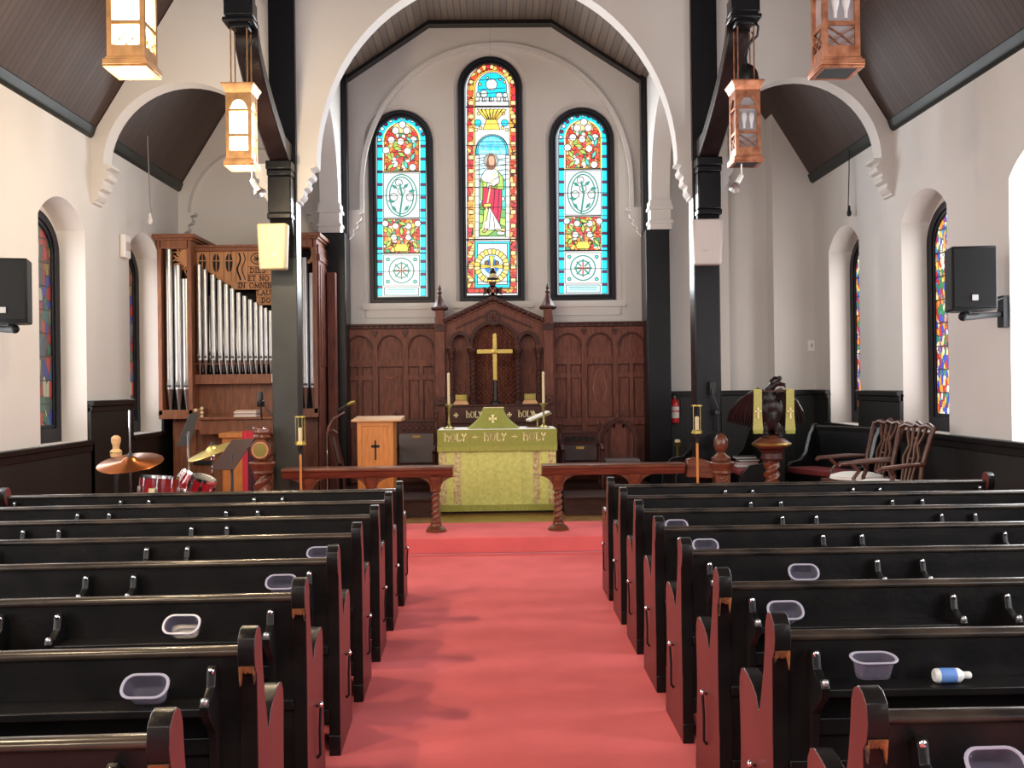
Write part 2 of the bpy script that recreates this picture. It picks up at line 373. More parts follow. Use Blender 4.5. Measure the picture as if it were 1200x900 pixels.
# ================================================================== THE ROOM
XW, YA, YE, YB = 4.2, 10.3, 13.2, -4.2      # side walls, arch wall, east wall, west wall
EAVE, PITCH = 4.30, 1.62
ZW1, ZW2 = 1.13, 1.50                        # wainscot tops: nave, chapels
PL = .16                                     # raised platform
MB().box(-4.6, 4.6, YB, 9.56, -.15, 0, M['carpet']).build('floor', kind='structure', smooth=0)
pf = MB()
pf.box(-4.2, 4.2, 9.56, 10.58, 0, PL, M['carpet'])
pf.build('platform', kind='structure', bevel=.012)
MB().box(-4.2, 4.2, 10.58, YE, 0, PL, M['woodfloor']).build('floor', kind='structure', smooth=0)
dz = MB()
for a, b in ((-1.95, -.74), (.74, 1.92)):
    dz.box(a, b, 11.06, 13.1, PL, .37, M['dais']); dz.box(a-.0, b+.0, 11.035, 11.06, .345, .37, M['dais'])
dz.build('platform', kind='structure', bevel=.006)

# side walls with deep window niches
NICHES = [(9.07, 10.10), (11.29, 12.32), (6.93, 7.96), (4.79, 5.82), (2.65, 3.68), (.51, 1.54), (-1.63, -.6)]
SILL, SPR, CRN = 1.12, 3.30, 3.51
def side_wall(name, sx):
    mb = MB(); xa, xb = sx*XW, sx*4.52
    ys = sorted(NICHES); edge = YB
    for a, b in ys + [(YE, None)]:
        mb.strip([edge, a], lambda y: 0, lambda y: EAVE+.1, xa, xb, 'yz', M['plaster'])
        if b is None: break
        mb.strip([a, b], lambda y: 0, lambda y: SILL, xa, xb, 'yz', M['plaster'])
        mb.strip(cosx(a, b, 16), seg(a, b, SPR-.03, CRN-SPR+.03), lambda y: EAVE+.1, xa, xb, 'yz', M['plaster'])
        edge = b
    return mb.build(name, kind='structure', smooth=35)
side_wall('wall_left', -1); side_wall('wall_right', 1)

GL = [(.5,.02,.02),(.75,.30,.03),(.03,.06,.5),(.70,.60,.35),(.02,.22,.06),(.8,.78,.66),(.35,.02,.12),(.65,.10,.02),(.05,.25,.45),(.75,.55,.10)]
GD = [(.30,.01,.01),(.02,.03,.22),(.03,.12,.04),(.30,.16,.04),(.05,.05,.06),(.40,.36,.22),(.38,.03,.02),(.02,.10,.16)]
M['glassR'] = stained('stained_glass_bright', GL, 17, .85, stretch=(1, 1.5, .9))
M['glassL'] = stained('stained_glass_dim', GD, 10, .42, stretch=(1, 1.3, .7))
wn = 0
def side_window(n, sx, a, b):
    fr = MB(); a, b = a+.0, b-.0; x0, x1 = sx*4.46, sx*4.52
    o = arch(a, b, SILL-.0, 3.02, .40, 18); i = arch(a+.1, b-.1, SILL+.14, 3.0, .34, 18)
    w = thing('window_%d' % n, 'x', 'window', (sx*4.48, (a+b)/2, SILL)); del w['label']; del w['category']; w['kind'] = 'structure'
    # solid spandrel above the arched frame belongs to the outer wall
    fr.ring(o, i, 'yz', x0, x1, M['frame'])
    o2 = arch(a+.1, b-.1, SILL+.14, 3.0, .34, 18); i2 = arch(a+.135, b-.135, SILL+.175, 2.98, .315, 18)
    fr.ring(o2, i2, 'yz', sx*4.475, x1, M['frame'])
    fr.build('window_frame', w, bevel=.006)
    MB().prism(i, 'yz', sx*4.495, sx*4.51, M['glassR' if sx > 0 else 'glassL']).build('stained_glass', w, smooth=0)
    ld = MB()
    for k in range(1, 9): ld.box(min(sx*4.488, sx*4.495), max(sx*4.488, sx*4.495), a+.13, b-.13, SILL+.15+k*.235-.006, SILL+.15+k*.235+.006, M['lead'])
    ld.build('saddle_bars', w)
    # plaster infill above the frame inside the niche head
    return w
for k, (a, b) in enumerate(NICHES):
    for sx in (-1, 1):
        wn += 1; side_window(wn, sx, a, b)
# outer plaster that closes the niche heads behind the arched frames
for sx, nm in ((-1, 'wall_left'), (1, 'wall_right')):
    hd = MB()
    for a, b in NICHES:
        lo = lambda y: 3.02+.40*math.sqrt(max(0, 1-((y-(a+b)/2)/((b-a)/2))**2))-.02
        hd.strip(cosx(a, b, 16), lo, lambda y: 3.75, sx*4.50, sx*4.58, 'yz', M['plaster'])
    hd.build(nm, kind='structure', smooth=35)

# wainscot and its cap rail
def wainscot(name, sx):
    mb = MB(); x = sorted((sx*XW, sx*(XW-.035))); xc = sorted((sx*XW, sx*(XW-.07)))
    mb.box(*x, YB, 10.2, 0, ZW1-.04, M['wainscot']); mb.box(*xc, YB, 10.12, ZW1-.05, ZW1, M['black'])
    mb.box(sorted((sx*XW, sx*(XW-.05)))[0], sorted((sx*XW, sx*(XW-.05)))[1], YB, 10.12, ZW1-.12, ZW1-.05, M['black'])
    mb.box(*x, 12.32, YE, PL, ZW2, M['wainscot']); mb.box(*x, 10.10, 11.29, PL, ZW2, M['wainscot']); mb.box(*x, 11.29, 12.32, PL, SILL-.01, M['wainscot'])
    for a, b in ((10.10, 11.29), (12.32, YE)):
        mb.box(*xc, a, b, ZW2-.03, ZW2+.03, M['black']); mb.box(sorted((sx*XW, sx*(XW-.05)))[0], sorted((sx*XW, sx*(XW-.05)))[1], a, b, ZW2-.09, ZW2-.03, M['black'])
    mb.box(*xc, 11.27, 12.34, SILL-.05, SILL, M['black'])
    return mb.build(name, kind='structure', bevel=.008)
wainscot('baseboard_left', -1); wainscot('baseboard_right', 1)

# nave roof
rf = MB(); AP = EAVE+PITCH*XW
for sx in (-1, 1):
    rf.prism([(sx*4.3, EAVE-.16), (0, AP), (0, AP+.2), (sx*4.5, EAVE-.16+.1)], 'xz', YB-.2, YE+.3, M['roof'])
rf.build('ceiling', kind='structure', smooth=0)
for n, sx in ((1, -1), (2, 1)):
    c = MB(); s = lambda x: sx*x
    pr = [(s(4.2), EAVE+.02), (s(4.165), EAVE+.055), (s(4.14), EAVE+.075), (s(4.13), EAVE+.06), (s(4.145), EAVE+.02), (s(4.155), EAVE-.01), (s(4.17), EAVE-.035), (s(4.2), EAVE-.045)]
    c.prism(pr, 'xz', YB, YA-.05, M['cornice']); c.prism(pr, 'xz', YA+.15, YE-.1, M['cornice'])
    c.build('trim_%d' % n, kind='structure', smooth=50)

# arch wall across the nave
roofz = lambda x: EAVE+PITCH*(XW-abs(x))-.02
aw = MB(); TA, TB = YA-.02, YA+.2
for sx in (-1, 1):
    a, b = sorted((sx*4.08, sx*2.36)); e = sorted((sx*4.2, sx*4.08))
    aw.strip(cosx(a, b, 28), ell(a, b, 3.97, .87), roofz, TA, TB, 'xz', M['plaster'])
    aw.strip(e, lambda x: 3.95, roofz, TA, TB, 'xz', M['plaster'])
    e = sorted((sx*2.36, -1.86 if sx < 0 else 1.92)); aw.strip(e, lambda x: 3.95, roofz, TA, TB, 'xz', M['plaster'])
aw.strip(cosx(-1.86, 1.92, 40), ell(-1.86, 1.92, 3.96, 2.02), roofz, TA, TB, 'xz', M['plaster'])
def corbel(mb, x, z, d, sx, y0, y1, k=1.0):   # scrolled bracket: grows from the wall at x towards sx
    q = [(0, .02), (.21, .02), (.215, -.01), (.15, -.03), (.165, -.05), (.185, -.08), (.17, -.12), (.125, -.14), (.12, -.165), (.135, -.19), (.12, -.225), (.075, -.245),
         (.07, -.27), (.08, -.295), (.06, -.33), (.03, -.35), (.03, -.37), (0, -.385)]
    mb.prism([(x+sx*u*k*d, z+w*k) for u, w in q], 'xz', y0, y1, M['plaster'])
for sx in (-1, 1):
    corbel(aw, sx*4.2, 3.96, 1.0, -sx, TA-.015, TB); corbel(aw, sx*2.36, 3.96, .8, sx, TA, TB)
    corbel(aw, sx*2.07, 3.95, .95 if sx < 0 else .75, -sx, TA-.02, TB)
aw.build('wall_middle', kind='structure', smooth=30)

# timber posts, hammer beams and curved braces
for sx in (-1, 1):
    po = MB(); x = sx*2.2
    po.box(x-.135, x+.135, 10.2, 10.45, 0, 2.98, M['lamplit_post' if sx < 0 else 'blacktimber']); po.box(x-.135, x+.135, 10.2, 10.45, 2.98, 8.3, M['blacktimber']); po.box(x-.16, x+.16, 10.18, 10.47, 0, PL+.25, M['blacktimber'])
    for z0, z1, g in ((3.36, 3.42, .03), (3.42, 3.80, .012), (3.80, 3.86, .03), (3.86, 3.95, .05)):
        po.box(x-.135+.02-g*.3, x+.135-.02+g*.3, 10.2-.16-g, 10.2, z0, z1, M['blacktimber'])
    po.prism([(10.2, 3.16), (10.2, 3.40), (10.06, 3.40)], 'yz', x-.115, x+.115, M['blacktimber'])
    p = po.build('timber_post', kind='structure', bevel=.012)
    br = MB(); pts = []; n = 14
    lo = [(10.06-1.32*math.sin(PI/2*t/n)**1.15*1.0, 3.95+.86*(1-math.cos(PI/2*t/n))**.62) for t in range(n+1)]
    hi = [(10.2, 4.0)]+[(10.2 if k < 2 else min(10.2, u+.05), w+.13 if k > 1 else 4.0+.16*k) for k, (u, w) in enumerate(lo)]
    br.prism(lo+hi[::-1], 'yz', x-.105, x+.105, M['blackbrown'])
    br.build('timber_brace', kind='structure', bevel=.03, smooth=30)
    bm_ = MB()
    bm_.box(x-.105, x+.105, 8.5, 8.70, 4.80, 5.4, M['blacktimber']); bm_.box(x-.125, x+.125, 8.49, 8.68, 4.86, 5.0, M['blacktimber'])
    bm_.box(x-.125, x+.125, 8.49, 8.68, 5.06, 5.25, M['blacktimber'])
    bm_.box(x-.08, x+.08, 8.52, 8.66, 4.76, 4.82, M['blacktimber']); bm_.box(x-.135, x+.135, 8.47, 8.7, 4.80, 4.84, M['blacktimber'])
    bm_.box(x-.09, x+.09, 8.55, 8.75, 5.25, 8.2, M['blacktimber'])
    bm_.build('hammer_beam', kind='structure', bevel=.012)

# chancel: corner posts, pilasters, arcade walls, ceiling
for sx in (-1, 1):
    c = MB()
    c.box(*sorted((sx*1.95, sx*2.26)), 12.72, 13.0, 0, 3.64, M['blacktimber']); c.box(*sorted((sx*1.95, sx*2.02)), 12.98, 13.14, 3.6, 5.9, M['blacktimber'])
    c.box(*sorted((sx*1.95, sx*2.26)), 12.98, 13.16, 0, 3.66, M['blacktimber'])
    c.build('timber_post', kind='structure', bevel=.012)
    w = MB(); X0, X1 = sorted((sx*2.03, sx*2.27))
    w.strip(cosx(10.5, 12.74, 24), ell(10.5, 12.74, 4.0, 1.25), lambda y: 6.1, X0, X1, 'yz', M['plaster'])
    w.strip([12.74, 13.2], lambda y: 3.64, lambda y: 6.1, X0, X1, 'yz', M['plaster'])
    for z0, z1, g in ((3.64, 3.72, .02), (3.72, 3.76, .035), (3.76, 3.90, .012), (3.90, 3.94, .035), (3.94, 4.02, .02)):
        w.box(X0-g, X1+g, 12.74-g, 12.98, z0, z1, M['plaster'])
    w.build('wall_'+('left' if sx < 0 else 'right'), kind='structure', smooth=30)
cp_ = [(-2.25, 5.58), (-.86, 6.5), (.78, 6.5), (2.25, 5.54)]
cc = MB(); cc.prism(cp_+[(2.25, 6.9), (-2.25, 6.9)], 'xz', YA+.19, YE+.2, M['chancel_roof'])
for y in (10.9, 12.0):
    pass
cc.build('ceiling', kind='structure', smooth=0)
tr = MB()
for (a, b), (c, d) in zip(cp_[:-1], cp_[1:]): tr.prism([(a, b-.05), (c, d-.05), (c, d+.02), (a, b+.02)], 'xz', YE-.16, YE-.001, M['black'])
tr.build('trim_3', kind='structure')

# east wall with three lancets and side arches
WIN = [(433, 508, 128, 355), (538.5, 614, 65, 353), (645.5, 721, 125, 352)]
WB = []
for x0, x1, yt, yb in WIN:
    cx = (x0+x1)/2; c = P(cx, (yt+yb)/2, YE); a = P(x0, yb-60, YE).x; b = P(x1, yb-60, YE).x; h = (b-a)/2; cxw = (a+b)/2
    WB.append((cxw-h, cxw+h, P(cx, yb, YE).z, P(cx, yt, YE).z-h*1.0, h))
ew = MB(); edge = -4.5; WE = YE+.22
SPL = .055
for a, b, z0, zs, h in [(a-SPL, b+SPL, z0, zs, h+SPL) for a, b, z0, zs, h in WB]+[(4.5, None, 0, 0, 0)]:
    ew.strip([edge, a], lambda x: 0, lambda x: max(7.2, min(roofz(x)+.6, 12)), YE, WE, 'xz', M['plaster'])
    if b is None: break
    ew.strip([a, b], lambda x: 0, lambda x: z0, YE, WE, 'xz', M['plaster'])
    ew.strip(cosx(a, b, 20), ell(a, b, zs, h), lambda x: 7.2, YE, WE, 'xz', M['plaster']); edge = b
ew.strip(cosx(-4.5, 4.5, 10), lambda x: 7.1, lambda x: max(7.15, roofz(x)+.3), YE, WE, 'xz', M['plaster'])
# window surrounds and shared ledges
for a, b, z0, zs, h in WB:
    o_, i_ = arch(a-SPL, b+SPL, z0, zs, h+SPL, 24), arch(a-.002, b+.002, z0, zs, h+.002, 24); q_ = len(o_)
    ew.add([(u, YE, w) for u, w in o_]+[(u, YE+.07, w) for u, w in i_], [(k, (k+1) % q_, (k+1) % q_+q_, k+q_) for k in range(1, q_)], M['plaster'])
    ew.band(arch(a-SPL-.02, b+SPL+.02, z0, zs, h+SPL+.02, 24)[1:]+[(a-SPL-.02, z0)], arch(a-SPL, b+SPL, z0, zs, h+SPL, 24)[1:]+[(a-SPL, z0)], 'xz', YE-.012, YE, M['plaster'])
    ew.box(a-.09, b+.12, YE-.05, YE, z0-.09, z0-.05, M['plaster']); ew.box(a-.05, b+.06, YE-.025, YE, z0-.20, z0-.08, M['plaster'])
# blind arch rib over the three lights
n = 40; xa, xb = -1.93+.12, 1.86
oo = [((xa+xb)/2-(xb-xa)/2*math.cos(PI*k/n), 4.25+1.98*math.sin(PI*k/n)**.92) for k in range(n+1)]
ii = [((xa+xb)/2-((xb-xa)/2-.055)*math.cos(PI*k/n), 4.25+1.925*math.sin(PI*k/n)**.92) for k in range(n+1)]
ew.band([(oo[0][0], 4.0)]+oo+[(oo[-1][0], 4.0)], [(ii[0][0], 4.0)]+ii+[(ii[-1][0], 4.0)], 'xz', YE-.07, YE, M['plaster'])
corbel(ew, -1.97, 3.98, 1, 1, YE-.10, YE, 1.0); corbel(ew, 1.97, 3.98, 1, -1, YE-.10, YE, 1.0)
# chapel end arches: a skin of wall pierced by an arch
a, b = -4.08, -2.36
ew.strip(cosx(a, b, 24), ell(a, b, 3.97, .87), roofz, YE-.13, YE, 'xz', M['plaster']); ew.strip([-4.2, a], lambda x: 3.95, roofz, YE-.13, YE, 'xz', M['plaster'])
ew.strip([b, -2.2], lambda x: 3.95, roofz, YE-.13, YE, 'xz', M['plaster'])
corbel(ew, -4.2, 3.96, 1, 1, YE-.14, YE); corbel(ew, -2.3, 3.96, 1, -1, YE-.14, YE)
ew.box(3.66, 4.2, YE-.30, YE, 0, 5.2, M['plaster']); ew.box(3.0, 3.12, YE-.10, YE, ZW2+.03, 6.0, M['plaster'])
ew.build('wall_front', kind='structure', smooth=30)
bb = MB(); bb.box(2.3, 3.66, YE-.035, YE, PL, ZW2, M['wainscotx']); bb.box(3.63, 4.2, YE-.335, YE-.30, PL, ZW2, M['wainscotx']); bb.box(3.625, 3.66, YE-.335, YE, PL, ZW2, M['black'])
bb.box(2.3, 3.64, YE-.06, YE, ZW2-.04, ZW2+.03, M['black']); bb.box(3.6, 4.2, YE-.36, YE-.30, ZW2-.04, ZW2+.03, M['black']); bb.box(-4.2, -2.3, YE-.035, YE, PL, ZW2, M['wainscotx'])
bb.build('baseboard_front', kind='structure', bevel=.006)
# west wall
ww = MB(); ww.box(-4.6, 4.6, YB-.2, YB, 0, 12, M['plaster']); ww.build('wall_back', kind='structure', smooth=0)

# ------------------------------------------------------------------ east windows
C = {k: glow('pane_'+k, v, s) for k, (v, s) in {
    'white': ((.93, .96, .95), .60), 'cyan': ((.01, .62, .86), 0.79), 'blue': ((.02, .20, .62), 0.72), 'red': ((.80, .03, .03), 0.72), 'orange': ((.92, .25, .03), 0.79),
    'yellow': ((.93, .66, .10), 0.79), 'green': ((.15, .42, .10), 0.72), 'lime': ((.42, .62, .12), 0.72), 'teal': ((.10, .62, .52), 0.72), 'crimson': ((.60, .01, .07), 0.72),
    'skin': ((.75, .42, .26), 0.72), 'brown': ((.22, .09, .04), 0.72), 'plum': ((.16, .02, .10), 0.58), 'pale': ((.74, .84, .82), .58), 'sky': ((.50, .76, .86), 0.79), 'viridian': ((.03, .30, .25), .55), 'sand': ((.90, .62, .28), 0.79)}.items()}
FLW = [(.75,.04,.02),(.88,.22,.03),(.92,.55,.08),(.65,.03,.03),(.35,.50,.08),(.90,.33,.05),(.80,.06,.03),(.05,.30,.14),(.95,.85,.7),(.80,.10,.10)]
C['flowers'] = stained('pane_foliage', FLW, 21, .9, stretch=(1, .01, 1), lead=.05)
C['border'] = stained('pane_border', [(.78,.04,.03),(.85,.10,.03),(.92,.40,.05),(.70,.02,.05),(.93,.60,.15)], 15, .78, stretch=(.9, .01, 1), lead=.05)
YG = YE+.13
def pt(px, py, l): return P(px, py, YG-l*.0012)
class SGW:
    def __init__(s): s.g = MB(); s.l = MB()
    def poly(s, pts, m, l=1, lead=True):
        s.g.add([pt(x, y, l) for x, y in pts], [tuple(range(len(pts)))], C[m])
        if lead: s.line(pts+[pts[0]], l)
    def disc(s, cx, cy, r, m, l=1, lead=True, ry=None): s.poly([(cx+r*math.cos(2*PI*k/18), cy+(ry or r)*math.sin(2*PI*k/18)) for k in range(18)], m, l, lead)
    def line(s, pts, l=8, w=.8):
        ribbon(s.l, pts, w, lambda u, v: pt(u, v, l+.5), M['lead'])
    def rect(s, x0, y0, x1, y1, m, l=1, lead=True): s.poly([(x0, y0), (x1, y0), (x1, y1), (x0, y1)], m, l, lead)
def parch(x0, x1, yb, ys, n=16):  # pixel arch, top semicircle springing at ys
    c, h = (x0+x1)/2, (x1-x0)/2
    return [(x0, yb), (x1, yb)]+[(c+h*math.cos(PI*k/n), ys-h*math.sin(PI*k/n)) for k in range(n+1)]
def east_window(n, i):
    a, b, z0, zs, h = WB[i]
    w = thing('window_%d' % n, 'x', 'x', ((a+b)/2, YE+.1, z0)); del w['label']; del w['category']; w['kind'] = 'structure'
    f = MB(); t = .088; rr = lambda d: arch(a+d, b-d, z0+d, zs, h-d, 24)
    f.ring(rr(.0), rr(.055), 'xz', YE+.03, YE+.18, M['frame']); f.ring(rr(.055), rr(t), 'xz', YE+.06, YE+.18, M['frame'])
    f.build('window_frame', w, bevel=.006)
    return w
S = SGW(); g = S
# centre light
w = east_window(15, 1); CX = 576.3
g.poly(parch(546, 607, 348, 104), 'white', 0, False)
g.poly(parch(547.5, 605.5, 345, 104), 'border', 1)
g.poly(parch(555, 598, 337, 104), 'yellow', 2, False)
g.poly(parch(556.5, 597, 336, 104), 'white', 3)
for k in range(14):
    y = 118+k*16
    for x in (549, 598.5): g.rect(x, y, x+6, y+5, 'sand', 2)
for k in range(5):
    an = PI*(k+.5)/5; g.disc(CX+25.5*math.cos(an), 104-25.5*math.sin(an), 2.6, 'sand', 2)
g.poly(parch(560, 593.5, 114, 102), 'cyan', 4); g.disc(576, 99, 6.6, 'white', 5); g.disc(571, 91, 1.6, 'pale', 5); g.disc(586, 93, 1.6, 'pale', 5); g.disc(562.5, 99, 1.6, 'sand', 5); g.disc(591, 96, 1.6, 'sand', 5)
for y in (93, 104, 109): g.line([(561, y+1), (592, y-1)], 5)
for cx, cy, r in ((561, 111, 3), (567, 110, 4.5), (585, 112, 4), (592, 111.5, 3)): g.disc(cx, cy, r, 'pale', 5)
for k in range(5): g.rect(557+k*8.4, 114, 561.5+k*8.4, 119, 'white', 6)
g.rect(557, 118, 596, 124, 'white', 6)
for x in (565, 573, 590): g.rect(x, 114.5, x+2.6, 119, 'sky', 6)
# sheaf panel
for dx in (-15, -10, -5, 0, 5, 10, 15): g.poly([(576+dx*.25-1, 142), (576+dx*.7-2.4, 133), (576+dx-2, 127.5), (576+dx+2.4, 128.5), (576+dx*.7+2, 134), (576+dx*.25+1.5, 142)], 'yellow', 4)
g.poly([(570, 140), (582, 140), (586, 152), (566, 152)], 'yellow', 5); g.disc(560, 144, 4, 'cyan', 4); g.disc(591.5, 144, 4, 'cyan', 4)
for x, y in ((561, 133), (590, 133), (558, 152), (594, 152), (563, 150), (589, 150)): g.disc(x, y, 2, 'sand', 4)
# arch and landscape behind the figure
g.poly(parch(557.5, 595.5, 276, 176), 'white', 4); g.poly(parch(556.8, 596, 160.5, 160), 'white', 3, False)
g.poly(parch(560, 593, 276, 176), 'pale', 5); g.poly(parch(558, 595.5, 181, 177), 'cyan', 5)
for y in (166, 172): g.line([(562, y), (592, y)], 6)
g.rect(558, 181, 596, 188, 'sky', 5); g.rect(558, 188, 596, 210, 'sky', 5)
for y in (186, 193, 199, 205): g.line([(558, y), (571, y-2), (584, y+1), (596, y-1)], 6)
g.rect(556.5, 182, 561.5, 278, 'white', 6); g.rect(592.5, 182, 597.5, 278, 'white', 6)
for k in range(9):
    for x in (556.5, 592.5): g.line([(x, 190+k*10), (x+5, 190+k*10)], 7)
g.poly([(561.5, 212), (571, 208), (571, 245), (561.5, 243)], 'sky', 6); g.poly([(584, 208), (592.5, 212), (592.5, 246), (584, 244)], 'teal', 6)
g.poly([(561.5, 240), (566, 236), (572, 244), (566, 252), (561.5, 251)], 'green', 7); g.poly([(592.5, 246), (586, 244), (583, 254), (592.5, 256)], 'green', 7); g.disc(589, 233, 2.6, 'white', 7); g.disc(565, 243, 2.6, 'lime', 7)
g.rect(561.5, 251, 592.5, 277, 'lime', 6); g.poly([(561.5, 262), (575, 258), (592.5, 266), (592.5, 277), (561.5, 277)], 'green', 7); g.poly([(562, 268), (572, 264), (580, 270), (572, 276), (562, 276)], 'lime', 8)
g.disc(587, 273, 5, 'white', 8, True, 2.6); g.poly([(577, 264), (592, 268), (592, 272), (576, 269)], 'sand', 8)
# robed figure
g.disc(575.5, 188.5, 8.6, 'white', 8); g.disc(575.5, 188.5, 7.2, 'pale', 9)
g.poly([(570.5, 186), (573, 180.5), (578, 180.5), (581, 186), (581.5, 195), (578, 199), (572, 199), (569.5, 194)], 'brown', 10, False)
g.poly([(572.5, 186), (574, 183), (578, 183), (579.5, 187), (579, 193), (576.5, 196), (573.5, 193)], 'skin', 11, False)
g.poly([(573.5, 193), (576.5, 194), (579, 193), (577.5, 198), (574.5, 198)], 'brown', 12, False)
g.poly([(568, 200), (573, 197.5), (579, 197.5), (586, 203), (589, 214), (583, 218), (566, 216), (563.5, 208)], 'white', 9)
g.poly([(584, 201), (589.5, 208), (590.5, 222), (578, 221), (584, 214)], 'lime', 10); g.poly([(563.5, 209), (567, 213), (583, 216), (582, 221), (563, 219)], 'lime', 10); g.poly([(563, 212), (566, 214), (565.5, 236), (563, 234)], 'lime', 10)
g.poly([(566, 219), (582, 220), (588, 222), (588, 240), (585.5, 262), (574, 244), (569, 246), (565, 241)], 'crimson', 9)
g.line([(573, 221), (571, 243)], 12); g.line([(580, 221), (578, 246)], 12); g.line([(585, 223), (583, 255)], 12)
g.poly([(570, 246), (574, 243), (585, 262), (588, 268), (573, 270), (567, 268)], 'white', 10); g.line([(575, 248), (573, 268)], 12); g.line([(578, 253), (580, 268)], 12)
g.poly([(567, 246), (573, 244), (570, 258), (566, 262)], 'lime', 11); g.poly([(571, 214), (577, 215), (574, 221), (570.5, 220)], 'white', 12)
g.poly([(576, 212), (585, 207), (585, 214), (577, 219)], 'white', 12); g.poly([(573, 217), (576, 217.5), (575, 221), (572.5, 220.5)], 'skin', 13)
ribbon(S.g, [(583, 195), (574, 222), (566, 268)], 1.5, lambda u, v: pt(u, v, 13), C['sand']); g.poly([(567, 239), (575, 238), (576, 242), (567, 243)], 'yellow', 13)
g.poly([(568, 268), (572, 268), (568, 273), (565, 272)], 'skin', 12)
# lower square with wheel
g.rect(556, 280, 598, 338, 'white', 7); g.rect(556.5, 283, 597.5, 337, 'cyan', 8); g.rect(559.5, 285.5, 594.5, 333.5, 'pale', 9)
for k in range(24):
    a1 = 2*PI*k/24; a2 = 2*PI*(k+1)/24
    g.poly([(CX+14*math.cos(a1), 312+14*math.sin(a1)), (CX+20*math.cos(a1), 312+20*math.sin(a1)), (CX+20.6*math.cos((a1+a2)/2), 312+20.6*math.sin((a1+a2)/2)), (CX+20*math.cos(a2), 312+20*math.sin(a2)), (CX+14*math.cos(a2), 312+14*math.sin(a2))], 'sand' if k % 2 else 'yellow', 10)
g.disc(CX, 312, 14, 'sky', 10); g.disc(CX, 312, 9, 'blue', 11, False)
g.poly([(CX-3, 300), (CX+3, 300), (CX+1.5, 311), (CX+13, 309.5), (CX+13, 314.5), (CX+1.5, 313.5), (CX+3, 324), (CX-3, 324), (CX-1.5, 313.5), (CX-13, 314.5), (CX-13, 309.5), (CX-1.5, 311)], 'yellow', 12)
for x in (-6, 6): g.disc(CX+x, 308, 2.4, 'brown', 13)
g.rect(547.5, 338.5, 605.5, 343, 'border', 9); g.rect(546.5, 343.5, 607, 348, 'white', 9)
for y in (125.5, 281): S.l.add([pt(546, y-1, 14), pt(607, y-1.5, 14), pt(607, y+.3, 14), pt(546, y+.8, 14)], [(0, 1, 2, 3)], M['lead'])
for y in (145, 170, 194, 219, 243, 312, 330): g.line([(546, y+.4), (607, y-.4)], 14, .7)
S.g.build('stained_glass', w, smooth=0); S.l.build('leading', w, smooth=0)
